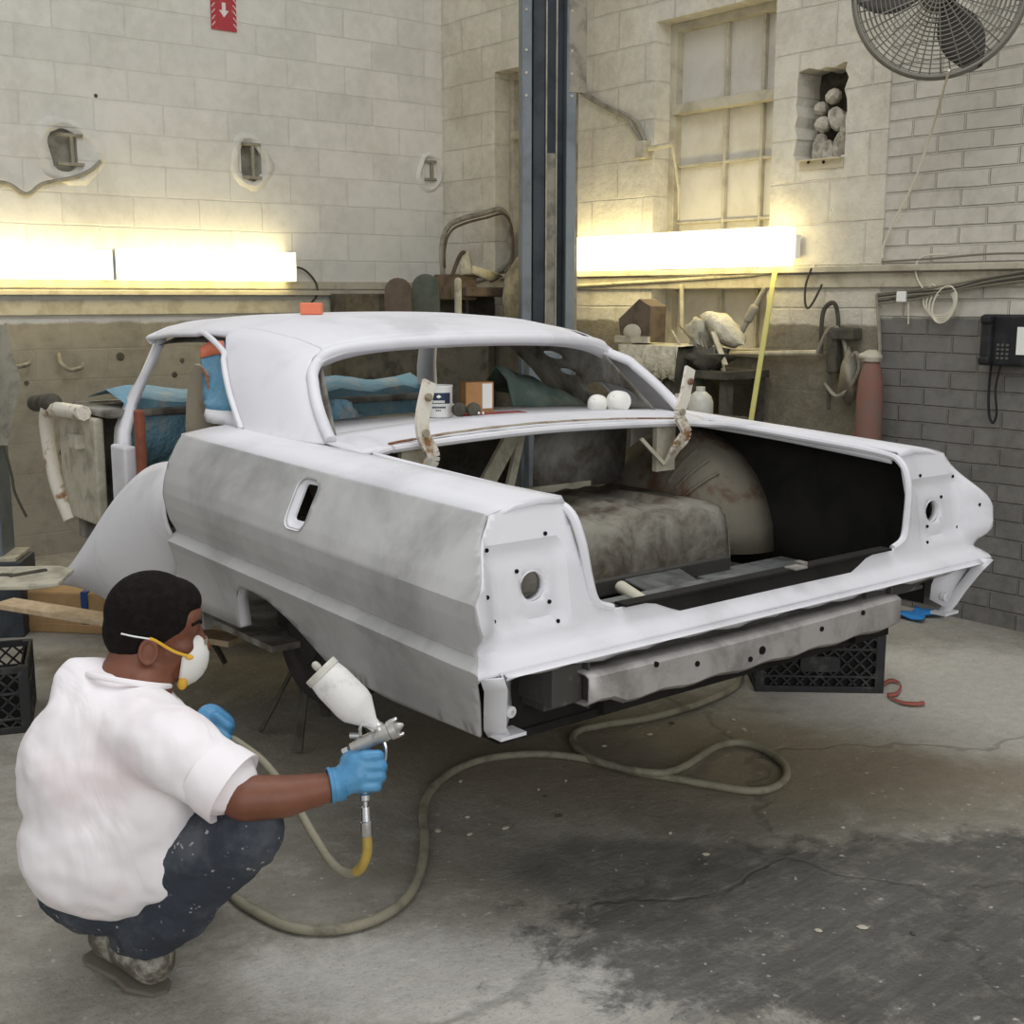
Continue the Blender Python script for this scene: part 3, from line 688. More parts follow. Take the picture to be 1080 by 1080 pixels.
# cowl / firewall and blue sheet in front
m = MB(); m.box((CX, 5.02, .80), (1.55, .06, .56)); m.box((CX, 4.80, 1.06), (1.6, .42, .03)); obj('firewall', m, 'primer_in', car, smooth=False, bev=.01)
m = MB(); rows = []
for i in range(19):
    s = -.72+1.44*i/18
    rows.append([V((CX+s, 4.62+.012*math.sin(i*2), .84+.01*math.sin(i))), V((CX+s, 4.60+.012*math.sin(i*1.3), .98)), V((CX+s, 4.62, 1.10+.012*math.sin(i*1.7))), V((CX+s, 4.80, 1.14+.015*math.sin(i*1.1))), V((CX+s, 5.0, 1.10+.012*math.sin(i*2.3)))])
m.grid(rows); obj('dash_sheet', m, 'sheet', car, solid=.003, label='dusty blue masking sheet over the dashboard')
# front inner structure seen past the pillar: white tubed frame
m = MB(); fr = spl([(CX-.84, 4.72, 1.06), (CX-.86, 5.02, 1.055), (CX-.86, 5.10, 1.02), (CX-.85, 5.12, .9), (CX-.84, 5.08, .74), (CX-.82, 5.0, .60)], 6)
m.tube(fr, .03, 8); mm = obj('inner_fender_frame', m, 'cream', car, ang=50)
m = MB(); m.box((CX-.80, 4.88, .83), (.04, .40, .42)); m.box((CX-.83, 4.84, .94), (.05, .09, .06)); obj('inner_fender', m, 'dust_pale', car, smooth=False, bev=.008)
m = MB(); m.cap((CX-.86, 5.02, 1.08), (CX-.80, 5.42, 1.05), .04, .035); obj('front_arm', m, 'dust_dark', car)
# floor pan, boot floor, rails
m = MB(); m.box((CX, 3.9, .47), (1.72, 1.4, .02)); m.box((CX-.86, 3.95, .50), (.06, .7, .10)); m.box((CX+.86, 3.95, .50), (.06, .7, .10)); obj('floor_pan', m, 'primer_in', car, smooth=False)
m = MB(); rows = []
HP = [(2.71, .60), (2.715, .65), (2.722, .72), (2.735, .775), (2.76, .802), (2.81, .812), (3.0, .818), (3.28, .82)]
for i in range(49):
    s = -.82+1.42*i/48; rib = .012*(1 if (i % 8) in (3, 4) else 0)
    rows.append([V((CX+s, y+(.006*math.sin(i*.8)), z+(rib if 3 <= k <= 6 else 0)-.004*math.sin(i*1.7))) for k, (y, z) in enumerate(HP)])
m.grid(rows); m.grid([[V((CX+.60, y, z)) for y, z in HP], [V((CX+.605, y+.02, .58)) for y, z in HP]])
obj('axle_hump', m, 'trunk', car, ang=50, solid=.004, label='raised grey brown boot floor over the axle')
for sg in (1, -1):
    m = MB(); rows = []
    for i in range(15):
        th = PI*i/14
        r = []
        for j in range(9):
            ph = j/8*PI/2; e_ = math.sin(ph)**.8; x = .86-.26*math.cos(ph)**.8
            r.append(V((CX+sg*x, 3.14-.40*e_*math.cos(th), .62+.41*e_*math.sin(th))))
        rows.append(r)
    m.grid(rows); wh = obj('wheelhouse', m, 'house', car, ang=60, solid=.004, label='rust stained wheelhouse dome inside the boot')
    m = MB()
    for k in range(3):
        a = 1.15-.17*k; x_ = lambda e: .86-.26*math.cos(math.asin(min(1, e**1.25)))**.8
        m = MB(); m.tube([V((CX+sg*(x_(e)-.004), 3.14-.40*e*math.cos(a), .62+.41*e*math.sin(a))) for e in (.62, .72, .82, .92)], .007, 6)
        if sg > 0: obj('pressed_rib', m, 'house', wh)
m = MB()
# right side well: dark inner skins
m.grid([[V((CX+.86, y, z)) for z in (.55, .75, .95, 1.03)] for y in (2.14, 2.4, 2.8, 3.3)]); obj('inner_skin', m, 'dark_in', car, solid=.003)
m = MB(); m.grid([[V((CX-.86, y, z)) for z in (.55, .75, .93, 1.03)] for y in (2.14, 2.4, 2.68)]); obj('inner_skin', m, 'dark_in', car, solid=.003)
m = MB(); m.box((CX+.62, 2.42, .605), (.46, .56, .01)); obj('boot_floor', m, 'rail', car, smooth=False)
m = MB(); m.bar((CX-.80, 2.52, .625), (CX+.40, 2.52, .625), .05, .03); obj('cross_rail', m, 'rail', car, smooth=False, bev=.004)
m = MB(); m.bar((CX-.80, 2.36, .61), (CX+.40, 2.40, .61), .03, .02); obj('cross_rail', m, 'rail', car, smooth=False, bev=.004)
m = MB(); m.bar((CX-.80, 2.68, .63), (CX+.55, 2.68, .63), .03, .05); obj('cross_rail', m, 'valance', car, smooth=False, bev=.004)
m = MB(); m.box((CX-.1, 2.42, .50), (1.5, .60, .02)); m.box((CX-.1, 2.14, .57), (1.5, .02, .14)); obj('boot_shade_plate', m, 'dark_in', car, smooth=False)  # dark plates standing in for deep shade under the open boot floor
m = MB(); m.grid([[V((CX-.02, 2.16, .60)), V((CX+.12, 2.16, .60))], [V((CX+.06, 2.66, .645)), V((CX+.30, 2.66, .645))]]); obj('floor_brace', m, 'rail', car, solid=.01, label='light grey pressed brace')
m = MB(); m.cap((CX-.14, 2.14, .60), (CX-.01, 2.6, .645), .018, .02); obj('hose_stub', m, 'wire_w', car)
m = MB(); m.tube(spl([(CX+.10, 2.30, .62), (CX+.16, 2.36, .66), (CX+.25, 2.30, .665), (CX+.32, 2.22, .64), (CX+.36, 2.30, .62)], 6), .008, 6); obj('bent_rod', m, 'rail', car)
for sg in (-1, 1):
    m = MB(); m.bar((CX+sg*.50, 2.1, .55), (CX+sg*.50, 4.9, .42), .09, .10); obj('frame_rail', m, 'dark_in', car, smooth=False)
# seat back braces
m = MB(); m.bar((CX-.26, 3.30, .82), (CX-.25, 3.30, 1.06), .07, .02, up=(0, 1, 0)); m.bar((CX-.02, 3.30, .82), (CX+.16, 3.30, 1.07), .06, .02, up=(0, 1, 0)); m.bar((CX+.10, 3.29, .82), (CX+.18, 3.30, 1.07), .03, .02, up=(0, 1, 0)); m.bar((CX-.7, 3.31, .825), (CX+.5, 3.31, .825), .02, .03)
obj('seat_brace', m, 'dust_pale', car, smooth=False, bev=.003)
m = MB(); m.grid([[V((CX+.24, 3.32, .82)), V((CX+.24, 3.31, 1.07))], [V((CX+.66, 3.30, .82)), V((CX+.66, 3.28, 1.07))]]); obj('seat_bulkhead', m, 'primer_in', car, solid=.004)
# package tray inside the rear window
m = MB(); panel(m, [(-.70, 3.12), (.70, 3.12), (.66, 3.56), (-.66, 3.56)], [circ(-.53, 3.17, .05, 16, .018), circ(-.38, 3.20, .035, 14, .014)], .08, lambda s, y: V((CX+s, y, 1.088+.016*(1-(s/.7)**2)))); obj('package_tray', m, 'primer', car, solid=.006, off=-1)
# boot hinges
for (s, bend, lean) in ((-.515, 0, 0), (.525, 0, .03)):
    base = V((CX+s, 2.91, 1.0)); m = MB()
    path = spl([base+V((0, .03, -.06)), base+V((-.01, -.02, .0)), base+V((.012, -.04, .05)), base+V((-.012, -.03, .11)), base+V((-.008+lean, -.02, .17)), base+V((.03+lean*1.2, 0, .26))], 6)
    for i in range(len(path)-1): m.bar(path[i], path[i+1]+(path[i+1]-path[i])*.15, .042, .012, up=(0, -1, .1))
    h = obj('boot_hinge', m, 'cream', car, ang=60, label='cream %s boot hinge arm sticking up' % ('left' if s < 0 else 'right'))
    m = MB(); e = path[-4]; m.lathe(e+V((0, -.012, 0)), (0, -1, 0), [(.012, 0), (.012, .006), (.006, .007), (.006, .010)], 12); obj('hinge_bolt', m, 'rusty', h); m = MB(); m.lathe(path[-12]+V((0, -.012, 0)), (0, -1, 0), [(.012, 0), (.012, .006)], 10)
    obj('hinge_bolt', m, 'rusty', h)
    m = MB(); m.box((CX+s+.01, 2.97, .99), (.09, .02, .16)); m.bar((CX+s-.12, 2.95, 1.03), (CX+s-.03, 2.93, .94), .012, .012); obj('hinge_box', m, 'dust_pale', h, smooth=False)
# brake drum on the axle, stands under the frame
for sg in (-1, 1):
    m = MB(); wc = V((CX+sg*.66, 3.20, .50)); m.lathe(wc, (sg, 0, 0), [(.06, -.10), (.20, -.09), (.225, -.07), (.225, .05), (.21, .07), (.10, .075), (.09, .10), (.04, .105)], 40)
    dr_ = obj('brake_drum', m, 'tyre', car)
m = MB(); m.cap((1.90, 3.20, .50), (3.11, 3.20, .50), .04, .04); m.ell((CX, 3.20, .50), (.14, .15, .14)); obj('rear_axle', m, 'dark_in', car)
for i, (s_, y_) in enumerate(((-.50, 3.62), (.50, 3.62), (-.50, 4.7), (.50, 4.7))):
    c = V((CX+s_, y_, 0)); st = empty('jack_stand', c, 'dark %s jack stand under the %s of the car frame' % (('left', 'right')[s_ > 0], ('middle', 'front')[y_ > 4]), 'jack stand', 'jack stands under the car')
    for (dx, dy) in ((-1, -1), (1, -1), (1, 1), (-1, 1)):
        m = MB(); m.bar(c+V((dx*.13, dy*.13, 0.01)), c+V((dx*.03, dy*.03, .28)), .03, .012); obj('leg', m, 'dust_dark', st, smooth=False)
    m = MB(); zc_ = .55-.13*(y_-2.1)/2.8-.055; m.cap(c+V((0, 0, .22)), c+V((0, 0, zc_-.03)), .02, .02); m.box(c+V((0, 0, zc_-.02)), (.10, .06, .02)); obj('post', m, 'dust_dark', st)
# ---------------------------------------------------------------- loose curved panel, carton, plate
pan = empty('curved_fender_panel', (1.66, 4.25, .27), 'white primed curved loose fender panel standing on board beside the door opening', 'car panel')
m = MB(); XP = 1.60
to = spl([onx(px, py, XP) for px, py in ((196, 490), (178, 487), (155, 495), (130, 518), (110, 545), (95, 570), (82, 595), (72, 612))], 4)
bo = spl([onx(px, py, XP) for px, py in ((205, 592), (192, 602), (178, 620), (160, 640), (138, 640), (118, 634), (95, 622), (74, 614))], 4)
rows = []
for k in range(15):
    t = k/14; rows.append([V((XP+.02-.10*math.sin(PI*min(1, t*.92+.06))**.8, lerp(a.y, b.y, t), lerp(a.z, b.z, t))) for a, b in zip(to, bo)])
m.grid(rows); ps = obj('panel_skin', m, 'primer', pan, ang=70, solid=.006)
m = MB(); m.tube([r for r in rows[-1]], .010, 8); obj('rolled_edge', m, 'primer', pan)
m = MB(); m.bar((1.72, 3.95, .27), (1.70, 3.95, .60), .03, .03); m.bar((1.72, 4.45, .27), (1.66, 4.45, .48), .03, .03); obj('inner_stay', m, 'primer_in', pan, smooth=False)
a, b = V((1.66, 5.62, 0)), V((2.46, 4.78, 0)); d = (b-a).normalized(); nrm = V((-d.y, d.x, 0))*-1
if nrm.dot(V((0, 0, 0))-a) > 0: nrm = -nrm
m = MB(); mid = (a+b)/2; m.bar(a+nrm*.13+V((0, 0, .115)), b+nrm*.13+V((0, 0, .115)), .26, .15)
m.bar(a+nrm*.05+V((0, 0, .02)), b+nrm*.05+V((0, 0, .02)), .10, .04)
bx = empty('long_carton', (mid.x, mid.y, 0), 'long tan cardboard carton with a blue strap lying on the floor', 'box')
obj('carton_body', m, 'boxtan', bx, smooth=False, bev=.008)
sp = a.lerp(b, .25); m = MB(); m.bar(sp+V((0, 0, .116))+nrm*.13-d*.016, sp+V((0, 0, .116))+nrm*.13+d*.016, .268, .158); obj('strap', m, 'strap_blue', bx, smooth=False)
m = MB(); m.bar(onz(4, 636, .25), onz(250, 676, .22), .11, .024)
obj('raw_board', m, 'wood', smooth=False, bev=.003, label='pale raw wooden board lying on top of the long carton', cat='board')
pc = onz(45, 611, .31); m = MB(); poly = [(-.02, 0), (.05, -.06), (.26, -.05), (.32, 0), (.30, .22), (.24, .27), (.02, .25), (-.03, .2)]
pp = A(28, 612, 4.3); m.prism([(p[0]*1.15-.22, p[1]-.1) for p in poly], pp, (RT.x, RT.y, .0), (FW.x, FW.y, 0), .016)
pl = obj('slotted_plate', m, 'dust_pale', smooth=False, bev=.004, label='flat grey slotted metal plate resting on the board at the left edge', cat='plate')
m = MB(); m.bar(pp+RT*-.05+V((0, 0, .018))+V((FW.x, FW.y, 0))*-.02, pp+RT*.04+V((0, 0, .018))+V((FW.x, FW.y, 0))*.08, .02, .012); m.bar(pp+RT*-.09+V((0, 0, .018)), pp+RT*-.05+V((0, 0, .018)), .02, .012); obj('slot', m, 'dust_dark', pl, smooth=False)
# ---------------------------------------------------------------- lift columns
def chan(name, c, w_, d_, h_, yaw, label):
    root = empty(name, (c[0], c[1], 0), label, 'lift column'); R = Matrix.Rotation(yaw, 3, 'Z')
    def bx(x, y, z0, z1, sx, sy, nm, mt):
        mm = MB(); cc = V(c)+R @ V((x, y, 0)); mm.box((cc.x, cc.y, (z0+z1)/2), (sx, sy, z1-z0), R); return obj(nm, mm, mt, root, smooth=False, bev=.004)
    return root, bx, R
yw = -YAW+.12
root, bx, R = chan('lift_column', (4.66, 5.52, 0), .34, .2, 4, yw, 'tall blue grey vehicle lift column behind the car roof')
bx(-.125, 0, 0, 3.9, .055, .16, 'column_flange', 'steel_blue'); bx(.125, 0, 0, 3.9, .055, .16, 'column_flange', 'steel_blue')
bx(0, .07, 0, 3.9, .20, .02, 'column_web', 'steel_dark'); bx(.168, .05, 0, 3.9, .022, .10, 'column_edge', 'dust_metal')
bx(-.045, .02, 0, 3.9, .07, .03, 'slider_strip', 'steel_dark'); bx(-.006, -.01, 0, 3.9, .008, .02, 'chain_edge', 'dust_pale'); bx(.052, -.01, 0, 3.9, .008, .02, 'chain_edge', 'dust_pale')
bx(.022, .0, 0, 2.30, .05, .03, 'carriage_plate', 'dust_metal')
bx(.158, -.078, 2.62, 3.9, .10, .012, 'cover_sheet', 'dust_metal')
bx(0, 0, 0, .02, .5, .4, 'base_plate', 'steel_dark'); bx(-.02, -.20, .3, 1.20, .24, .20, 'carriage_box', 'steel_blue')
for z in (2.6, 2.72, 2.84, 3.05):
    mm = MB()
    for x in (-.13, .125): mm.lathe(V((4.66, 5.52, z))+R @ V((x, -.081, 0)), R @ V((0, -1, 0)), [(.008, 0), (.008, .006)], 8)
    obj('bolt', mm, 'dust_pale', root)
lc = A(-12, 600, 5.6)
root, bx, R = chan('lift_column', (lc.x, lc.y, 0), .3, .2, 4, yw, 'blue grey lift post standing at the far left edge')
bx(0, 0, 0, 1.22, .19, .2, 'column_flange', 'steel_blue'); bx(.03, -.03, 0, .34, .30, .26, 'foot_housing', 'steel_dark'); bx(.02, -.02, .34, .36, .28, .24, 'foot_rim', 'dust_pale')
mm = MB(); q = lambda px, py, dd=5.45: A(px, py, dd)
mm.add([q(-14, 362), q(6, 340), q(13, 372), q(22, 400), q(8, 470), q(-14, 470)]+[q(-14, 362, 5.5), q(6, 340, 5.5), q(13, 372, 5.5), q(22, 400, 5.5), q(8, 470, 5.5), q(-14, 470, 5.5)], [(0, 1, 2, 3, 4, 5), (11, 10, 9, 8, 7, 6)]+[(i, (i+1) % 6, 6+(i+1) % 6, 6+i) for i in range(6)])
obj('top_bracket', mm, 'dust_metal', root, smooth=False)
mm = MB(); mm.tube(spl([q(4, 470), q(12, 500), q(16, 520), q(28, 545)], 6), .006, 6); obj('hanging_cable', mm, 'wire_d', root)
# ---------------------------------------------------------------- crates
def crate(loc, w_, d_, h_, yaw, label, logo=True):
    root = empty('milk_crate', loc, label, 'crate', 'black plastic crates'); R = Matrix.Rotation(yaw, 3, 'Z'); o = V(loc)
    mm = MB(); B = lambda a, b, t=.012, u=.012: mm.bar(o+R @ V(a), o+R @ V(b), t, u)
    for (x, y) in ((-1, -1), (1, -1), (1, 1), (-1, 1)): mm.box(o+R @ V((x*(w_/2-.01), y*(d_/2-.01), h_/2)), (.035, .035, h_), R)
    for z, t in ((h_-.012, .026), (.012, .026), (h_*.60, .010), (h_*.22, .010)):
        for y in (-1, 1): B((-w_/2, y*d_/2, z), (w_/2, y*d_/2, z), .012, t)
        for x in (-1, 1): B((x*w_/2, -d_/2, z), (x*w_/2, d_/2, z), .012, t)
    obj('crate_frame', mm, 'crate', root, smooth=False, bev=.003)
    mm = MB(); B = lambda a, b, t=.007, u=.007: mm.bar(o+R @ V(a), o+R @ V(b), t, u)
    def lattice(P0, ux, L):
        z0, z1 = h_*.10, h_*.90; st = .05; H_ = z1-z0; k = -int(H_/st)-1
        while k*st < L:
            for sgn in (1, -1):
                xa, xb = (k*st, k*st+H_); pts = []
                if xb <= 0 or xa >= L: continue
                ta, tb = max(0, -xa)/H_, min(1, (L-xa)/H_)
                za, zb = (z0+ta*H_, z0+tb*H_) if sgn > 0 else (z1-ta*H_, z1-tb*H_)
                a_ = V(P0)+V(ux)*(xa+ta*H_); b_ = V(P0)+V(ux)*(xa+tb*H_)
                if (b_-a_).length > .01: B((a_.x, a_.y, za), (b_.x, b_.y, zb))
            k += 1
    lattice((-w_/2, -d_/2, 0), (1, 0, 0), w_); lattice((w_/2, -d_/2, 0), (0, 1, 0), d_); lattice((-w_/2, -d_/2, 0), (0, 1, 0), d_); lattice((-w_/2, d_/2, 0), (1, 0, 0), w_)
    for i in range(7): B((-w_/2+w_*i/6, -d_/2, .008), (-w_/2+w_*i/6, d_/2, .008), .012, .008)
    obj('crate_lattice', mm, 'crate', root, smooth=False)
    mm = MB(); mm.box(o+R @ V((0, 0, .02)), (w_-.03, d_-.03, .01), R); mm.box(o+R @ V((0, .02-d_/2, h_*.5)), (w_-.05, .006, h_*.86), R); mm.box(o+R @ V((w_/2-.02, 0, h_*.5)), (.006, d_-.05, h_*.86), R)
    obj('crate_shade_panels', mm, 'crate_dark', root, smooth=False)  # dark panels behind the lattice stand in for shade inside the crate
    if logo:
        mm = MB(); mm.prism(rrect(0, h_*.40, .15, .06, .02), o+R @ V((.0, -d_/2-.004, 0)), R @ V((1, 0, 0)), (0, 0, 1), .006); obj('name_plate', mm, 'crate', root, smooth=False)
    return root
p0, p1 = onz(800, 729), onz(927, 731); cc = (p0+p1)/2; dr = (p1-p0); yaw = math.atan2(dr.y, dr.x)
nn = V((-dr.y, dr.x, 0)).normalized(); cc2 = cc+nn*.16
crate((cc2.x, cc2.y, 0), .475, .32, .285, yaw, 'black lattice milk crate on the floor under the right end of the bumper bar')
p1 = onz(40, 762); c3 = p1+V((-.16, .15, 0)); crate((c3.x, c3.y, 0), .36, .36, .24, -.35, 'dusty black crate on the floor at the left edge behind the kneeling man', False)
# ---------------------------------------------------------------- lamps
def lamp(name, a, b, z0, z1, wall, label, cat='lamp'):
    if wall == 'L': root = empty(name, ((a+b)/2, YB-.02, z0), label, cat, 'wall strip lights')
    else: root = empty(name, (XR-.02, (a+b)/2, z0), label, cat, 'wall strip lights')
    mm = MB(); h = z1-z0; zc = (z0+z1)/2
    if wall == 'L':
        mm.box(((a+b)/2, YB-.10, zc), (b-a-.008, .11, h)); obj('lamp_lens', mm, 'lamp', root, smooth=False, bev=.01)
        mm = MB(); mm.box(((a+b)/2, YB-.0475, zc), (b-a-.002, .03, h*.6)); mm.box((a+.003, YB-.1, zc), (.006, .125, h+.006)); mm.box((b-.003, YB-.1, zc), (.006, .125, h+.006)); obj('lamp_housing', mm, 'white', root, smooth=False)
    else:
        mm.box((XR-.12, (a+b)/2, zc), (.11, b-a-.008, h)); obj('lamp_lens', mm, 'lamp', root, smooth=False, bev=.01)
        mm = MB(); mm.box((XR-.0455, (a+b)/2, zc), (.04, b-a-.002, h*.6)); obj('lamp_housing', mm, 'white', root, smooth=False)
    return root
lamp('strip_light', 1.50, 2.73, 1.60, 1.765, 'L', 'bright strip light on the left wall cut by the left frame edge')
lamp('strip_light', 2.74, 3.92, 1.60, 1.775, 'L', 'bright strip light on the left wall ending above the car roof')
lamp('strip_light', 4.10, 5.86, 1.655, 1.85, 'R', 'long bright strip light on the right wall below the big window')
def cable(name, pts, r, mt, label, cat='cable', group=None, n=6, par=None):
    mm = MB(); mm.tube(spl(pts, 7), r, n); return obj(name, mm, mt, par, label=label, cat=cat, group=group) if par is None else obj(name, mm, mt, par)
L = lambda px, py, o=.01: ony(px, py, YB-o)
Rr = lambda px, py, o=.01: onx(px, py, XR-o)
cable('lamp_cord', [L(303, 281, .03), L(320, 284, .03), L(333, 298, .03), L(334, 312, .03), L(326, 321, .02)], .007, 'wire_d', 'dark cord looping from the end of the left wall light', 'cord')
cable('wall_cable', [L(-20, 190, .02), L(8, 194, .02), L(28, 205, .02), L(45, 194, .02), L(75, 188, .02), L(95, 180, .02), L(106, 170, .02)], .012, 'dust_metal', 'dusty cable stub along the left wall under the plastered beam end')
# beam ends
def beam(px, py, w_, h_, label, wallY=True):
    c = L(px, py, 0); mm = MB(); y = YB-.012
    mm.box((c.x, y, c.z+h_/2), (w_, .03, .018)); mm.box((c.x, y, c.z-h_/2), (w_, .03, .018)); mm.box((c.x+.01, y, c.z), (.018, .03, h_))
    return obj('beam_end', mm, 'dust_metal', smooth=False, bev=.004, label=label, cat='beam', group='cut off beam ends in the left wall')
beam(73, 158, .15, .16, 'steel beam end ringed by rough plaster above the leftmost light'); beam(264, 170, .13, .20, 'narrow steel beam end in a hole above the second light'); beam(453, 180, .09, .12, 'small cut off beam end beside the corner of the left wall')
def plaster(px, py, rx, rz, label, sd):
    c = L(px, py, 0); rnd = random.Random(sd); mm = MB()
    rows = []
    for i in range(5):
        t = i/4; rows.append([V((c.x+rx*(1-.45*t)*math.cos(a)*(1+.12*math.sin(3*a+sd)+rnd.uniform(-.05, .05)), YB+.002-.02*math.sin(t*PI), c.z+rz*(1-.35*t)*math.sin(a)*(1+.1*math.cos(2*a+sd)+rnd.uniform(-.05, .05)))) for a in [2*PI*k/24 for k in range(24)]])
    mm.grid(rows, closed=True); return obj('plaster_patch', mm, 'wall_block', label=label, cat='plaster', group='rough plaster rings on the left wall')
plaster(72, 160, .21, .20, 'lumpy plaster ring round the leftmost beam end', 1); plaster(264, 171, .15, .17, 'lumpy plaster ring round the beam end above the second light', 2); plaster(453, 182, .11, .13, 'lumpy plaster ring near the room corner', 3)
# sign
s0 = L(236, 12, .012); sg_ = empty('wall_sign', s0, 'small faded red sign with a white down arrow high on the left wall', 'sign')
mm = MB(); mm.box((s0.x, YB-.008, s0.z+.02), (.165, .008, .26)); obj('sign_board', mm, 'sign_red', sg_, smooth=False)
mm = MB()
for k in range(7):
    for sx in (-1, 1):
        z = s0.z-.09+k*.036; mm.bar((s0.x+sx*.083-.002*sx, YB-.0135, z), (s0.x+sx*.060, YB-.0135, z+.024*1), .004, .009, up=(0, -1, 0))
obj('sign_stripes', mm, 'sign_w', sg_, smooth=False)
mm = MB(); mm.prism([(-.012, .04), (-.012, -.005), (-.032, -.005), (0, -.045), (.032, -.005), (.012, -.005), (.012, .04)], (s0.x, YB-.012, s0.z+.01), (1, 0, 0), (0, 0, 1), .003); obj('sign_arrow', mm, 'sign_w', sg_, smooth=False)
# wall hooks
for px, py, lb in ((14, 378, 'curled grey hook on the lower left wall near the frame edge'), (70, 382, 'small round hook on the lower left wall under the first light')):
    mm = MB(); c = L(px, py, 0); mm.tube(spl([c+V((-.04, 0, .05)), c+V((-.05, -.05, 0)), c+V((-.01, -.08, -.04)), c+V((.06, -.07, -.03)), c+V((.07, -.06, .0))], 6), .013, 8); obj('wall_hook', mm, 'dust_metal', label=lb, cat='hook', group='hooks on the left wall')
mm = MB()
for px, py, r in ((66, 477, .022), (67, 510, .022), (192, 380, .016), (184, 395, .02), (127, 376, .028), (28, 404, .015), (183, 290, .0), (101, 101, .012)):
    if r: mm.lathe(L(px, py, .0), (0, -1, 0), [(r, -.002), (r*.8, .006)], 10)
obj('wall_stains', mm, 'dust_dark', kind='structure')
# ---------------------------------------------------------------- junk by the corner
root = empty('parts_cabinet', (4.78, 6.9, 0), 'dark dusty cabinet of parts in the corner behind the car', 'cabinet')
mm = MB(); mm.box((4.68, 6.92, .76), (.92, .6, 1.52)); obj('cabinet_body', mm, 'dust_dark', root, smooth=False, bev=.01)
mm = MB()
for z in (.4, .8, 1.2): mm.box((4.68, 6.614, z), (.86, .012, .02))
mm.box((4.9, 6.612, .76), (.02, .012, 1.44)); obj('cabinet_trim', mm, 'dust_metal', root, smooth=False)
Q = lambda px, py, y=6.6: ony(px, py, y)
mm = MB(); pth = spl([Q(468, 300), Q(466, 262), Q(472, 240), Q(487, 231), Q(510, 225), Q(528, 221), Q(536, 232), Q(538, 255), Q(536, 275), Q(520, 290), Q(490, 300)], 5)
mm.tube(pth, .018, 8); root = obj('tubular_frame', mm, 'dust_metal', origin=Q(500, 300), label='curved tubular seat frame standing on the corner cabinet', cat='frame')
mm = MB(); mm.tube([p+V((.0, -.03, -.03)) for p in pth[3:-4]], .008, 6); mm.tube(spl([Q(475, 296), Q(485, 270), Q(492, 268), Q(498, 285)], 5), .014, 6); mm.tube([Q(484, 293), Q(532, 288)], .012, 6); obj('seat_spring', mm, 'dust_brown', root)
mm = MB(); mm.grid([[Q(486, 278, 6.3), Q(486, 290, 6.3)], [Q(493, 264, 6.35), Q(497, 288, 6.3)], [Q(498, 280, 6.3), Q(515, 296, 6.3)], [Q(525, 288, 6.3), Q(530, 292, 6.3)]]); obj('bent_bracket', mm, 'dust_pale', solid=.02, label='pale bent metal bracket lying in front of the seat frame', cat='bracket')
mm = MB(); mm.grid([[Q(533, 345, 6.2), Q(530, 315, 6.2), Q(533, 290, 6.2), Q(545, 272, 6.2), Q(560, 262, 6.2)], [Q(575, 345, 6.3), Q(575, 315, 6.3), Q(575, 290, 6.3), Q(575, 272, 6.3), Q(575, 255, 6.3)]]); obj('sheet_panel', mm, 'dust_metal', solid=.01, label='dusty metal panel leaning by the lift column', cat='panel')
mm = MB(); mm.box(Q(505, 308, 6.45), (.42, .3, .06)); mm.box(Q(480, 303, 6.45), (.2, .2, .16)); obj('metal_box', mm, 'dust_brown', smooth=False, bev=.01, label='dusty brown box under the bent bracket', cat='box')
for px, w_, mt, lb in ((421, .16, 'dust_brown', 'brown rounded pad standing behind the car roof left of the green one'), (450, .17, 'dust_green', 'dark green rounded pad standing behind the car roof')):
    c = Q(px, 330, 6.35); top = Q(px, 289 if mt == 'dust_green' else 293, 6.35).z; mm = MB(); hh = top-1.1
    prof = [(-w_/2, 0), (w_/2, 0), (w_/2, hh-.08)]+[(w_/2*math.cos(a), hh-.08+.08*math.sin(a)) for a in [PI*k/10 for k in range(1, 10)]]+[(-w_/2, hh-.08)]
    r_ = empty('rounded_pad', (c.x, 6.35, 0), lb, 'pad', 'rounded pads behind the roof')
    mm.prism(prof, (c.x, 6.35, 1.1), RT, (0, 0, 1), .08); obj('pad', mm, mt, r_, ang=30, bev=.006)
    mm = MB(); mm.box((c.x, 6.34, .55), (.05, .05, 1.1)); mm.box((c.x, 6.36, .01), (.2, .2, .02)); obj('stand', mm, 'dust_dark', r_, smooth=False)
c = Q(483, 300, 6.2); mm = MB(); mm.cap((c.x, 6.2, .0), (c.x, 6.2, c.z+.02), .022, .022); obj('pale_post', mm, 'dust_pale', label='thin pale rod standing between the green pad and the lift column', cat='rod')
# dark rack seen through the rear window
mm = MB(); root = empty('workshop_machine', (4.3, 5.95, 0), 'dark dusty workshop machine seen through the rear window', 'machine')
mm.box((4.10, 6.0, .62), (.85, .24, 1.24)); obj('machine_body', mm, 'dust_dark', root, smooth=False, bev=.02)
mm = MB(); mm.tube([(3.85, 5.90, .9), (3.86, 5.90, 1.40)], .015, 8); mm.tube([(4.0, 5.92, 1.2), (4.2, 5.9, 1.36)], .02, 8); mm.ell((3.75, 5.9, 1.34), (.05, .03, .03)); mm.ell((3.95, 5.9, 1.32), (.04, .03, .02)); obj('machine_levers', mm, 'dust_metal', root)
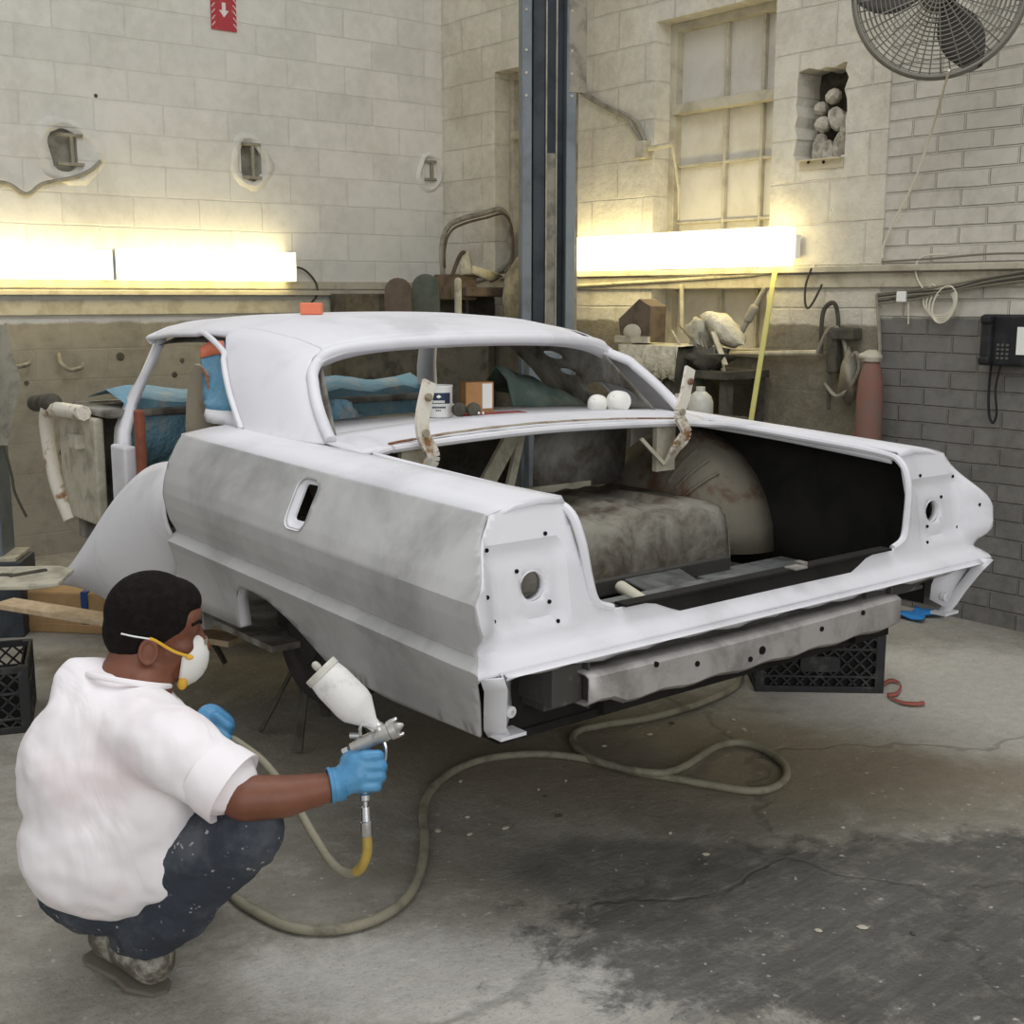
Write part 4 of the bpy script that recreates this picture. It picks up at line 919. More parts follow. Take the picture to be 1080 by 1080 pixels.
# ---------------------------------------------------------------- right wall things
jb = Rr(678, 158, .03); root = empty('junction_box', jb, 'painted junction box with two cables left of the big window', 'junction box')
mm = MB(); mm.box(jb, (.06, .075, .10)); obj('box', mm, 'frame_p', root, smooth=False, bev=.006)
for k in (0, 1):
    mm = MB(); mm.tube(spl([Rr(606, 88+k*4, .03), Rr(622, 101+k*3, .03), Rr(640, 112+k*2, .03), Rr(662, 122+k*3, .03), Rr(672, 130, .03) if k == 0 else Rr(669, 136, .03), Rr(680-k*3, 148, .03)], 6), .012, 8); obj('box_cable', mm, 'dust_metal', root)
mm = MB(); mm.tube([Rr(684, 157, .03), Rr(709, 152, .03)], .014, 8); mm.tube([Rr(709, 152, .03), onx(716, 200, XR+.1), onx(716, 232, XR+.1)], .008, 6); obj('conduit', mm, 'pipe', root)
# wall hole contents
for i, (py_, pz, sy, sz, rz) in enumerate(((4.10, 2.24, .06, .14, .1), (4.05, 2.22, .05, .11, -.1), (3.99, 2.25, .06, .13, .15), (4.09, 2.36, .07, .07, .4), (4.01, 2.38, .08, .11, -.5), (3.95, 2.34, .06, .14, .2), (4.03, 2.49, .06, .07, .8), (4.11, 2.44, .05, .06, .2))):
    mm = MB(); mm.ell((XR+.10+.012*(i % 3), py_, pz), (.05, sy*.62, sz*.6), Matrix.Rotation(rz, 3, 'X'), 7, 5)
    obj('rubble_piece', mm, 'brickbits', smooth=False, label=('tall pale rubble lump at the lower left of the wall hole', 'middle rubble lump along the bottom of the wall hole', 'tall pale rubble lump at the lower right of the wall hole', 'round rubble lump above the lower left one in the wall hole', 'large oval rubble lump in the centre of the wall hole', 'narrow rubble lump against the right edge of the wall hole', 'topmost rubble lump in the wall hole', 'small rubble lump left of the topmost one in the wall hole')[i], cat='rubble', group='rubble in the wall hole')
mm = MB(); a_, b_ = Rr(842, 170, .02), Rr(888, 166, .02); mm.bar(a_, b_, .04, .006); mm.bar(a_+V((.012, 0, -.02)), b_+V((.012, 0, -.02)), .006, .05)
root = obj('angle_bracket', mm, 'angle', smooth=False, label='painted angle iron under the broken wall opening', cat='bracket')
mm = MB()
for px in (853, 869): mm.lathe(Rr(px, 171, .02), (-1, 0, 0), [(.008, 0), (.008, .006)], 8)
obj('screw_hole', mm, 'bulb', root)
# fan
fc = A(991, -10, 5.02); root = empty('wall_fan', fc, 'big dusty caged fan hung at the top right corner', 'fan')
ax = (CAM-fc).normalized()+V((.0, .0, .05)); ax.normalize(); fx = V((0, 0, 1)).cross(ax).normalized(); fy = ax.cross(fx); RF = .335
mm = MB()
def fpt(r, a, h): return fc+fx*(r*math.cos(a))+fy*(r*math.sin(a))+ax*h
hh = lambda r: .085*math.sqrt(max(0, 1-(r/RF)**2))+.0
for sgn in (1, -1):
    for k in range(18):
        r = RF*(.10+.9*k/17); mm.tube([fpt(r, 2*PI*i/48, sgn*hh(r)) for i in range(48)], .0022, 4, closed=True)
    for k in range(24):
        a = 2*PI*k/24+.07*sgn; mm.tube([fpt(r, a, sgn*hh(r)) for r in [RF*(.1+.9*i/7) for i in range(8)]], .003, 4)
obj('fan_cage', mm, 'fan', root)
mm = MB(); mm.tube([fpt(RF, 2*PI*i/60, 0) for i in range(60)], .013, 8, closed=True); mm.tube([fpt(RF*.985, 2*PI*i/60, .03) for i in range(60)], .008, 8, closed=True); obj('fan_rim', mm, 'fan', root)
mm = MB(); mm.lathe(fc-ax*.05, ax, [(.07, -.13), (.08, -.05), (.06, .06), (.045, .12)], 20); obj('fan_motor', mm, 'fan_blade', root)
for k in range(3):
    mm = MB(); rows = []
    for i in range(8):
        r = .05+(.30)*i/7; wd = .10+.55*math.sin(PI*min(1, .25+i/9)); rows.append([fpt(r, 2*PI*k/3+1.0+wd*(j/5-.5)*1.5, .03*(j/5-.5)*1.6) for j in range(6)])
    mm.grid(rows); obj('fan_blade', mm, 'fan_blade', root, solid=.003)
mm = MB(); mm.tube([fc-ax*.15, V((XR, fc.y+.05, fc.z+.15))], .02, 8); obj('fan_bracket', mm, 'fan', root)
cable('fan_cord', [A(1001, 74, 5.02), Rr(985, 130, .10), Rr(965, 190, .03), Rr(942, 235, .02), Rr(931, 262, .015), Rr(931, 272, .015)], .006, 'wire_w', 'thin cream cord running down the wall from the fan', 'cord')
# pipes along right wall
mm = MB(); mm.tube([Rr(600, 302, .03), Rr(700, 296, .03), Rr(790, 290, .03), Rr(860, 281, .03)], .010, 8); obj('conduit_pipe', mm, 'pipe', label='thin painted pipe under the right strip light', cat='pipe')
mm = MB(); mm.tube([Rr(712, 374, .04), Rr(800, 373, .04), Rr(866, 372, .04)], .015, 8); root = obj('conduit_pipe', mm, 'pipe', label='cream horizontal pipe behind the yellow strap', cat='pipe')
mm = MB(); mm.tube([Rr(719, 300, .03), Rr(719, 352, .03)], .012, 8); obj('conduit_pipe', mm, 'pipe', label='short upright pipe above the bundle of wires', cat='pipe')
for k in range(5):
    dy = k*2.6; cable('cable_run', [Rr(925, 310+dy, .03), Rr(960, 306+dy, .04), Rr(1000, 301+dy*.8+2*math.sin(k), .04), Rr(1040, 293+dy*.8, .04), Rr(1085, 285+dy, .04)], .005, 'wire_d' if k % 2 else 'wire', ('%s dusty cable sagging along the brick wall' % ('topmost', 'second highest', 'middle', 'second lowest', 'lowest')[k]), group='cables along the brick wall')
cable('cable_run', [Rr(930, 276, .03), Rr(980, 273, .03), Rr(1040, 268, .03), Rr(1085, 267, .03)], .005, 'wire', 'upper single cable along the brick wall above the others')
mm = MB()
for k in range(4):
    c0 = (990+2*k, 318+k); rx, ry = 16-k, 15+k*1.5; mm.tube([Rr(c0[0]+rx*math.cos(a+.12*k), c0[1]+ry*math.sin(a), .03+.004*k) for a in [2*PI*i/28 for i in range(28)]], .0045, 6, closed=True)
mm.tube(spl([Rr(978, 310, .03), Rr(968, 295, .03), Rr(966, 280, .03), Rr(975, 270, .03), Rr(1000, 268, .03)], 6), .0045, 6)
mm.tube(spl([Rr(974, 312, .03), Rr(984, 300, .03), Rr(990, 312, .04)], 6), .0045, 6)
obj('cable_coil', mm, 'wire_w', label='coil of cream cable hanging on the brick wall', cat='cable')
mm = MB(); mm.box(Rr(953, 313, .03), (.05, .05, .05)); root = obj('wall_adapter', mm, 'white', smooth=False, bev=.005, label='small white plug adapter on the brick wall beside the coil', cat='adapter')
mm = MB(); mm.tube([Rr(958, 318, .03), Rr(958, 342, .03)], .003, 6); obj('adapter_lead', mm, 'wire_w', root)
# phone
pc = Rr(1066, 359, .05); root = empty('wall_phone', (XR, pc.y, pc.z), 'black wall phone with keypad on the brick wall at right edge', 'phone')
mm = MB(); mm.box((XR-.045, pc.y+.02, pc.z), (.08, .22, .225)); obj('phone_body', mm, 'black', root, smooth=False, bev=.012)
mm = MB(); mm.box((XR-.09, pc.y+.085, pc.z+.0), (.05, .05, .21)); mm.box((XR-.095, pc.y+.085, pc.z+.09), (.06, .055, .04)); mm.box((XR-.095, pc.y+.085, pc.z-.09), (.06, .055, .04)); obj('handset', mm, 'black', root, smooth=False, bev=.012)
mm = MB()
for i in range(3):
    for j in range(4): mm.box((XR-.089, pc.y+.035-i*.022, pc.z-.02-j*.019), (.006, .013, .011))
obj('keypad', mm, 'grey_key', root, smooth=False)
mm = MB(); mm.box((XR-.088, pc.y-.075, pc.z-.0), (.004, .05, .12)); obj('phone_card', mm, 'white', root, smooth=False)
cable('handset_cord', [V((XR-.05, pc.y+.085, pc.z-.11)), Rr(1043, 410, .04), Rr(1043, 436, .04), Rr(1047, 446, .04), Rr(1051, 436, .04), Rr(1050, 410, .04), V((XR-.05, pc.y+.04, pc.z-.11))], .006, 'black', '', par=root)
# gas bottle
gp = Rr(915, 470, .12); root = empty('gas_bottle', (gp.x, gp.y, 0), 'tall dusty red gas bottle with pale cap by the brick corner', 'gas bottle'); tz = Rr(915, 372, .12).z
mm = MB(); mm.lathe((gp.x, gp.y, 0), (0, 0, 1), [(.058, 0), (.064, .02), (.064, tz-.22), (.058, tz-.13), (.042, tz-.06), (.032, tz-.035)], 24); obj('bottle', mm, 'extred', root)
mm = MB(); mm.lathe((gp.x, gp.y, tz-.04), (0, 0, 1), [(.046, 0), (.052, .02), (.04, .045), (.018, .055)], 14); mm.ell((gp.x-.02, gp.y+.02, tz-.015), (.045, .03, .02)); obj('bottle_cap', mm, 'dust_pale', root)
# hanging junk beside the bottle
cable('hanging_hose', [Rr(862, 372, .06), Rr(872, 350, .07), Rr(882, 345, .07), Rr(890, 360, .07), Rr(895, 380, .08), Rr(903, 372, .08), Rr(906, 390, .08), Rr(895, 410, .08), Rr(882, 418, .08), Rr(870, 405, .06)], .010, 'dust_metal', 'dusty hose looped on the wall beside the red gas bottle', 'hose')
cable('hanging_hose', [Rr(866, 372, .05), Rr(868, 330, .06), Rr(880, 320, .06), Rr(884, 345, .05), Rr(876, 380, .05), Rr(874, 420, .05), Rr(874, 432, .05)], .012, 'dust_dark', 'dark dusty hose drooping behind the looped one', 'hose')
mm = MB(); mm.grid([[Rr(888, 385, .07), Rr(884, 415, .07)], [Rr(896, 365, .09), Rr(896, 428, .09)], [Rr(903, 385, .07), Rr(900, 418, .07)]]); obj('hanging_cloth', mm, 'dust_metal', solid=.012, label='stiff dusty rag hanging in the hose loop', cat='rag')
mm = MB(); mm.box(Rr(893, 352, .05), (.08, .13, .06)); mm.box(Rr(880, 372, .04), (.06, .06, .2)); obj('tool_bundle', mm, 'dust_dark', smooth=False, bev=.01, label='dark bundle of dusty tools on the wall above the gas bottle', cat='tools')
cable('bent_rod', [Rr(856, 283, .05), Rr(850, 300, .05), Rr(849, 318, .05), Rr(852, 325, .05), Rr(858, 318, .05), Rr(867, 300, .05)], .006, 'wire_d', 'thin bent rod hanging right of the strip light', 'rod')
cable('wall_bracket', [Rr(925, 310, .03), Rr(926, 330, .03), Rr(927, 345, .03), Rr(928, 372, .03)], .009, 'dust_metal', 'dusty conduit dropping down the edge of the brick', 'conduit')
mm = MB(); a_, b_ = Rr(818, 282, .08), onx(791, 450, XR-.35); mm.bar(a_, b_, .03, .006, up=(-1, 0, 0)); obj('webbing_strap', mm, 'yellow_strap', smooth=False, label='pale yellow webbing strap hanging down from the right light', cat='strap')
mm = MB(); a_, b_ = Rr(806, 305, .06), Rr(782, 350, .12); mm.cap(a_, b_, .012, .016); mm.cap(a_.lerp(b_, .45), a_.lerp(b_, .7), .024, .024); obj('dusty_baton', mm, 'dust_metal', label='dusty rod leaning left of the yellow strap', cat='rod')
# bench of junk in the window niche
by = 4.85; bz = Rr(760, 372, .2).z
root = empty('junk_bench', (4.95, 4.9, 0), 'dark bench of junk under the big window', 'bench')
mm = MB(); mm.box((4.97, 4.41, 1.10), (.34, .30, .04)); obj('bench_top', mm, 'dust_dark', root, smooth=False)
for (x, y) in ((4.85, 4.3), (5.1, 4.3), (4.85, 4.52), (5.1, 4.52)):
    mm = MB(); mm.box((x, y, .54), (.05, .05, 1.08)); obj('leg', mm, 'dust_dark', root, smooth=False)
def blob(name, px, py, x, r, mt, label, cat, sd=1, rot=None, n=12, am=.18, group=None):
    c = onx(px, py, x); mm = MB(); mm.ell(c, r, rot, n, 8)
    mm.v = [c+(v-c)*(1+am*noise.noise((v-c)*22+V((sd*7.1, 0, 0)))*2) for v in mm.v]
    return obj(name, mm, mt, label=label, cat=cat, group=group, ang=70)
blob('plastic_bag', 763, 347, 4.98, (.07, .15, .07), 'film_clear', 'pale crumpled bag lying on the bench below the strip light', 'bag', 2, Matrix.Rotation(.5, 3, 'X'))
blob('rag_heap', 738, 352, 4.95, (.07, .07, .08), 'dust_pale', 'pale knotted rag on the bench left of the crumpled bag', 'rag', 3, am=.35)
blob('rag_heap', 745, 378, 4.9, (.10, .16, .06), 'dust_dark', 'dark heap of junk on the front of the bench', 'rags', 5, am=.4)
mm = MB(); mm.bar(onx(752, 350, 4.9), onx(765, 385, 4.86), .028, .01); obj('flat_stick', mm, 'dust_pale', smooth=False, label='flat pale stick hanging off the bench below the rag', cat='stick')
rnd = random.Random(3)
for k in range(7):
    p = [onx(712+k*7+rnd.uniform(-6, 6), 350+rnd.uniform(-12, 8), 4.93), onx(722+k*6+rnd.uniform(-8, 8), 368+rnd.uniform(-8, 10), 4.88), onx(716+k*7+rnd.uniform(-10, 10), 385+rnd.uniform(-6, 12), 4.88), onx(722+k*6+rnd.uniform(-9, 9), 394+rnd.uniform(-8, 8), 4.9)]
    cable('loose_wire', p, .006, 'wire' if k % 2 else 'dust_pale', 'tangled dusty wire hanging from the junk bench', group='tangled wires on the junk bench')
# covered box with small carton
cp = onx(683, 392, 4.8); root = empty('covered_box', (4.75, cp.y, 0), 'dark box draped in clear plastic right of the car roof', 'box')
y0, y1 = onx(712, 380, 4.75).y, onx(652, 380, 4.75).y; zt_ = onx(680, 366, 4.75).z; zb = onx(680, 396, 4.75).z
mm = MB(); mm.box((4.90, (y0+y1)/2, zt_/2), (.28, (y1-y0)*.96, zt_-.01)); obj('box_body', mm, 'dust_dark', root, smooth=False)
mm = MB(); rows = []
for i in range(25):
    t = i/24; y = lerp(y0-.01, y1+.01, t); w_ = .014*math.sin(i*1.9)+.008*math.sin(i*.9)
    rows.append([V((5.05, y, zt_+.01)), V((4.90, y, zt_+.012+.004*math.sin(i))), V((4.76, y, zt_+.008)), V((4.745+w_, y, zt_-.06)), V((4.735-w_, y, zb-.02+.02*math.sin(i*.7)))])
mm.grid(rows); obj('plastic_cover', mm, 'film_clear', root, solid=.003, ang=60)
mm = MB(); g0 = onx(668, 360, 4.8); mm.prism([(-.10, 0), (.12, 0), (.13, .19), (.04, .23), (-.12, .12)], (4.8, g0.y, g0.z-.0), (0, -1, 0), (0, 0, 1), -.12)
root = obj('torn_carton', mm, 'dust_brown', smooth=False, label='torn brown carton standing on the plastic covered box', cat='carton')
mm = MB(); mm.box((4.79, g0.y, g0.z+.012), (.02, .26, .035)); mm.ell((4.79, g0.y-.0, g0.z+.05), (.015, .07, .045)); obj('pale_patch', mm, 'dust_pale', root)
# jugs
def jug(px, py, x, w_, h_, label):
    c = onx(px, py, x); mm = MB(); r = empty('plastic_jug', (c.x, c.y, c.z), label, 'jug', 'clear plastic jugs')
    mm.lathe(c, (0, 0, 1), [(w_*.46, 0), (w_*.5, .01), (w_*.5, h_*.55), (w_*.42, h_*.72), (w_*.22, h_*.86), (w_*.15, h_*.88)], 20); obj('jug_body', mm, 'plastic_w', r)
    mm = MB(); mm.lathe(c, (0, 0, 1), [(w_*.18, h_*.87), (w_*.18, h_), (w_*.1, h_)], 14); obj('jug_cap', mm, 'plastic_w', r); return c
c1 = jug(738, 444, 4.55, .13, .17, 'clear plastic jug standing behind the right boot edge'); c2 = jug(714, 440, 4.6, .07, .12, 'small clear bottle between hinge and big jug')
mm = MB(); mm.box((4.6, (c1.y+c2.y)/2, c1.z/2+.02), (.3, .5, c1.z+.04-.04)); obj('side_table', mm, 'dust_dark', smooth=False, bev=.01, label='dark cabinet behind the right fender under the jugs', cat='cabinet')
# ---------------------------------------------------------------- things on and in the car
zt2 = 1.104
def tray(px, py, z=zt2): return onz(px, py, z)
c = tray(463, 441, 1.10); root = empty('filler_can', (c.x, c.y, 1.1055), 'white filler can with navy label on the deck behind the left hinge', 'can')
mm = MB(); o = V((c.x, c.y+.0, 1.1055)); Rc = .053*.86; Hc = .105
mm.lathe(o, (0, 0, 1), [(Rc*.96, 0), (Rc, .004), (Rc, Hc-.006), (Rc*1.03, Hc-.004), (Rc*1.03, Hc), (Rc*.9, Hc), (Rc*.88, Hc-.006)], 32); obj('can_body', mm, 'white', root)
def wrap(z0, z1, a0, a1, n, r=Rc*1.006):
    mm = MB(); mm.grid([[o+V((r*math.cos(a0+(a1-a0)*i/n), r*math.sin(a0+(a1-a0)*i/n), z)) for i in range(n+1)] for z in (z0, z1)]); return mm
va = math.atan2(-o.y, -o.x)
obj('can_label', wrap(.046, .082, va-.85, va+.95, 16), 'label_navy', root)
mm = MB(); rL = V((math.cos(va), math.sin(va), 0)); tL = V((math.sin(va), -math.cos(va), 0))*-1
mm.prism([(-.009, 0), (0, .006), (.009, 0), (0, -.006)], o+rL*(Rc*1.01)+V((0, 0, .070)), V((-math.sin(va), math.cos(va), 0)), (0, 0, 1), -.002)
for k in range(8): mm.box(o+rL*(Rc*1.012)+V((-math.sin(va), math.cos(va), 0))*(-.018+.005*k)+V((0, 0, .053)), (.003, .003, .008))
obj('label_mark', mm, 'white', root, smooth=False)
mm = MB()
for k in range(9): mm.box(o+rL*(Rc*1.01)+V((-math.sin(va), math.cos(va), 0))*(-.020+.005*k)+V((0, 0, .034)), (.003, .003, .005))
for k in range(3): mm.box(o+rL*(Rc*1.01)+V((-math.sin(va), math.cos(va), 0))*(-.008+.006*k)+V((0, 0, .024)), (.003, .003, .004))
obj('label_print', mm, 'label_navy', root, smooth=False)
# respirator pods
c = tray(494, 438, 1.12); root = empty('respirator', (c.x, c.y, 1.108), 'dusty dark respirator on the tray between can and cardboard box', 'respirator')
for k, dx in enumerate((-.03, .03)):
    mm = MB(); q_ = V((c.x, c.y+.05, 1.134))+RT*(dx*.8+.035); mm.lathe(q_+V((.0, .02, 0)), (-.3, -1, .1), [(.02, -.02), (.024, 0), (.022, .012), (.015, .015)], 16); obj('filter_pod', mm, 'dust_dark', root)
mm = MB()
for dx in (.022, .036): mm.ell(V((c.x, c.y+.03, 1.125))+RT*(dx+.03), (.005, .005, .005)); 
obj('valve', mm, 'chrome', root)
c = tray(520, 434, 1.12); mm = MB(); mm.box((c.x+.03, c.y+.13, 1.16), (.10, .07, .105), Matrix.Rotation(-.35, 3, 'Z')); root = obj('cardboard_box', mm, 'card', smooth=False, bev=.002, label='small brown cardboard box with white side on the tray', cat='box')
mm = MB(); mm.box(V((c.x+.03, c.y+.13, 1.165))+Matrix.Rotation(-.35, 3, 'Z') @ V((.026, -.0365, 0)), (.035, .002, .085), Matrix.Rotation(-.35, 3, 'Z')); obj('white_label', mm, 'white', root, smooth=False)
mm = MB(); c = tray(530, 437, 1.115); mm.box((c.x, c.y+.06, 1.112), (.24, .06, .006), Matrix.Rotation(-.2, 3, 'Z')); obj('red_flat_board', mm, 'red', smooth=False, label='thin red board lying under the cardboard box', cat='board')
mm = MB(); rows = []
b0 = V((CX+.30, 3.62, 1.06))
for i in range(14):
    t = i/13; h_ = .155*(1-t)**.7+.012; rows.append([b0+V((.03+.42*t, -.08+.02*math.sin(i), .02)), b0+V((.03+.40*t, -.04, .02+h_*.7+.008*math.sin(i*2.2))), b0+V((.04+.38*t, .04, .02+h_+.006*math.sin(i*1.3))), b0+V((.06+.36*t, .16, .01+h_*.5))])
mm.grid(rows); obj('green_cloth', mm, 'green_cloth', solid=.006, ang=60, label='dusty green cloth heaped inside the rear window', cat='cloth')
for px, sc, lb in ((634, 1, 'cupped white dust mask left one of two in the rear window corner'), (656, 1.25, 'cupped white dust mask right one of two in the rear window corner')):
    c = tray(px, 433, 1.10); mm = MB(); R_ = .034*sc
    mm.lathe((c.x, c.y+.02, 1.096+R_*.72), (-.8, -.35, .45), [(R_*1.1, -.004), (R_, .0), (R_*.93, .014), (R_*.7, .030*sc), (R_*.35, .04*sc), (.0005, .043*sc)], 20, caps=False)
    obj('dust_mask', mm, 'mask', solid=.003, label=lb, cat='mask', group='dust masks in the rear window')
# masking sheet inside left rear window
mm = MB(); rows = []; rnd = random.Random(8)
for i in range(22):
    t = i/21; s = -.62+.50*t; h_ = .13+.04*math.sin(t*5)+(-.10*sst(.6, 1, t)); rows.append([V((CX+s, 3.60+.02*math.sin(i*1.7+j), 1.0+h_*k_+.010*math.sin(i*1.1+j*2))) for j, k_ in enumerate((0, .3, .6, .85, 1.0))]+[V((CX+s, 3.72+.02*math.sin(i), 1.0+h_*1.08)), V((CX+s, 3.95, 1.0+h_*.9))])
mm.grid(rows); root = obj('masking_sheet', mm, 'sheet', solid=.004, ang=60, label='crumpled blue masking sheet behind the left of the rear window', cat='sheet')
mm = MB(); mm.grid([[V((CX-.50, 3.582, 1.0)), V((CX-.46, 3.582, 1.0))], [V((CX-.515, 3.575, 1.12)), V((CX-.475, 3.575, 1.12))], [V((CX-.56, 3.68, 1.17)), V((CX-.52, 3.66, 1.17))]]); obj('tape_strip', mm, 'tape', root, solid=.004)
mm = MB(); mm.box((CX-.05, 4.0, .74), (1.1, .5, .5)); obj('covered_seat', mm, 'dust_dark', car, smooth=False, bev=.03)
# red tool box in boot
tb = V((CX-.47, 3.12, .83)); Rz = Matrix.Rotation(-.25, 3, 'Z'); root = empty('toolbox', tb, 'red metal toolbox with grey lid edge inside the boot', 'toolbox')
mm = MB(); mm.box(tb+V((0, 0, .045)), (.19, .10, .09), Rz); obj('box', mm, 'red', root, smooth=False, bev=.006)
mm = MB(); mm.box(tb+V((0, 0, .096)), (.195, .105, .014), Rz); obj('rim', mm, 'dust_metal', root, smooth=False, bev=.003)
mm = MB(); mm.box(tb+V((0.02, .03, .145)), (.16, .012, .09), Rz @ Matrix.Rotation(-.3, 3, 'X')); obj('lid', mm, 'red', root, smooth=False, bev=.003)
mm = MB(); mm.tube(spl([tb+V((.09, -.06, .10)), tb+V((.10, -.09, .05)), tb+V((.03, -.10, .01))], 6), .004, 6); obj('handle', mm, 'dust_metal', root)
# orange block on the roof
c = onx(305, 330, CX-.12); mm = MB(); rz_ = .0
q_ = A(305, 323, 4.05); zz = 1.447; q_ = onz(305, 329, zz) if False else A(305, 323, 4.0)
tt = None
for k in range(400):
    D = 3.2+k*.005; p_ = A(305, 329, D)
    if YRR < p_.y < YF and abs(p_.x-CX) < .6:
        u = (p_.x-CX)/.65; v = (p_.y-YRR)/(YF-YRR)
        if p_.z <= roofz(u, v)+.001: tt = p_; break
tt = tt or V((CX-.3, 3.9, 1.44)); print('ORANGE', tt)
mm.box((tt.x, tt.y, roofz((tt.x-CX)/.65, (tt.y-YRR)/(YF-YRR))+.020), (.075, .05, .042), Matrix.Rotation(-YAW, 3, 'Z')); obj('sanding_block', mm, 'orange', smooth=False, bev=.005, label='small orange block sitting on the white roof', cat='block')
# ---------------------------------------------------------------- floor things
hp = [(232, 920), (246, 944), (268, 960), (298, 975), (330, 981), (365, 979), (400, 968), (428, 948), (443, 920), (448, 885), (446, 855), (456, 832), (480, 812), (510, 801), (545, 796), (585, 796), (625, 802), (665, 813), (705, 820), (750, 828), (790, 834), (815, 831), (829, 820), (826, 805), (805, 790), (780, 783), (757, 787), (738, 798), (722, 808), (700, 815), (665, 812), (632, 803), (612, 792), (604, 781), (610, 771), (640, 764), (680, 758), (720, 748), (755, 735), (775, 724), (782, 712)]
pts = []
for i, (x, y) in enumerate(hp):
    lift = .016 if 27 <= i <= 31 else 0
    pts.append(onz(x, y, .015+lift)+V((0, 0, .0)))
cable('air_hose', pts, .0125, 'hose', 'grey air hose snaking over the floor from the man to under the car', 'hose', n=10)
mm = MB(); q0 = onz(944, 652); rows = [[q0+V((.0+.05*i, .03*math.sin(i*2+j)-.03*j+.0, .012+.014*abs(math.sin(i*1.3+j)))) for j in range(5)] for i in range(5)]; mm.grid(rows); obj('blue_rag', mm, 'rag_blue', solid=.006, ang=70, label='small blue rag on the floor by the brick wall', cat='rag')
mm = MB(); rp = [(932, 722), (940, 718), (950, 722), (946, 732), (936, 734), (950, 741), (965, 743), (975, 742)]; P_ = spl([onz(x, y, .008) for x, y in rp], 5)
mm.grid([[p+V((.01, .01, .004)) for p in P_], [p-V((.01, .01, -.002)) for p in P_]]); obj('red_ribbon', mm, 'rag_red', solid=.003, label='twisted red brown strip on the floor beside the crate', cat='ribbon')
rnd = random.Random(11)
for k in range(34):
    x, y = rnd.choice([(rnd.uniform(455, 600), rnd.uniform(815, 880)), (rnd.uniform(560, 900), rnd.uniform(740, 800)), (rnd.uniform(700, 1060), rnd.uniform(850, 1060)), (rnd.uniform(20, 80), rnd.uniform(800, 1000))])
    c = onz(x, y, .003); mm = MB(); s_ = rnd.uniform(.004, .011); mm.ell(c, (s_*1.5, s_, .004), Matrix.Rotation(rnd.uniform(0, 3), 3, 'Z'), 6, 4)
    obj('floor_crumb', mm, rnd.choice(['dust_pale', 'dust_pale', 'dust_dark']), smooth=False, label='tiny crumb of debris scattered on the concrete floor', cat='debris', group='crumbs on the floor')
c = onz(60, 598, 0); mm = MB(); mm.box((3.05, YB-.22, .14), (.5, .3, .28)); obj('dark_bin', mm, 'dust_dark', smooth=False, bev=.02, label='low dark bin against the left wall behind the loose panel', cat='bin')
# ---------------------------------------------------------------- the painter
FWh = V((FW.x, FW.y, 0)).normalized(); ZZ = V((0, 0, 1))
man = empty('person', onz(150, 985), 'crouching person in white t-shirt and respirator mask holding a spray gun in a blue glove', 'person')
S_ = 2.70/1300
hf = (RT*.96+FWh*.26-ZZ*.12).normalized(); hs = hf.cross(ZZ).normalized(); hu = hs.cross(hf).normalized()
if hs.dot(FWh) > 0: hs = -hs
H0 = A(165, 655, 2.70)
def hp_(f_, u_, s_=0.): return H0+hf*f_+hu*u_+hs*s_
HR = Matrix((hf, hs, hu)).transposed()
m = MB()
m.ell(hp_(-.004, .006), (.096, .076, .092), HR, 24, 16)
m.ell(hp_(.032, -.045), (.060, .062, .080), HR, 20, 14)
m.ell(hp_(.050, -.100), (.040, .044, .036), HR, 18, 12)                    # chin
m.ell(hp_(.066, .018), (.030, .055, .040), HR, 16, 10)                   # forehead
m.ell(hp_(.082, -.004, 0), (.012, .048, .010), HR)                       # brow
for sg in (1, -1):
    m.cap(hp_(.030, -.088, sg*.045), hp_(-.008, -.045, sg*.062), .020, .018)   # jaw
    m.ell(hp_(.060, -.045, sg*.040), (.024, .020, .022), HR)             # cheek
m.cap(hp_(.086, -.010), hp_(.108, -.055), .010, .014); m.ell(hp_(.100, -.058), (.016, .018, .011), HR)   # nose
m.cap(hp_(.086, -.082, -.02), hp_(.086, -.082, .02), .010, .010)
NB = A(136, 722, 2.68)
m.cap(hp_(-.030, -.050), NB, .058, .064); m.cap(hp_(.0, -.085), A(152, 728, 2.66), .050, .060)
m.cap(NB, A(120, 800, 2.70), .075, .12)
m.cap(A(150, 755, 2.60), A(200, 800, 2.47), .065, .058); m.cap(A(200, 800, 2.47), A(258, 842, 2.44), .055, .046)
m.cap(A(258, 842, 2.44), A(300, 840, 2.46), .046, .043); m.cap(A(300, 840, 2.46), A(358, 828, 2.49), .043, .027)
m.cap(A(150, 750, 2.76), A(205, 790, 2.95), .06, .048); m.cap(A(205, 790, 2.95), A(226, 765, 2.95), .045, .032)
m.cap(A(120, 800, 2.70), A(118, 900, 2.72), .12, .13)
body = obj('body', m, 'skin', man, remesh=.006, smooths=3)
for sg in (1, -1):
    m = MB(); e = hp_(-.012, -.048, sg*.074); m.ell(e, (.021, .008, .031), HR @ Matrix.Rotation(.25, 3, 'Y')); m.tube([e+hs*sg*.006+hf*(.017*math.cos(a))+hu*(.026*math.sin(a)) for a in [2*PI*i/16 for i in range(16)]], .0055, 6, closed=True); m.ell(e+hu*-.026, (.009, .008, .010), HR)
    obj('ear', m, 'skin', man, remesh=.0025, smooths=2)
    m = MB(); m.ell(hp_(.064, -.018, sg*.030), (.010, .013, .0095), HR, 14, 10); obj('eye', m, 'white', man)
    m = MB(); m.ell(hp_(.073, -.018, sg*.031), (.0045, .006, .006), HR, 12, 8); obj('iris', m, 'hair', man)
    m = MB(); m.tube(spl([hp_(.093, .006, sg*.016), hp_(.090, .013, sg*.032), hp_(.074, .008, sg*.050)], 5), .0042, 6); obj('eyebrow', m, 'hair', man)
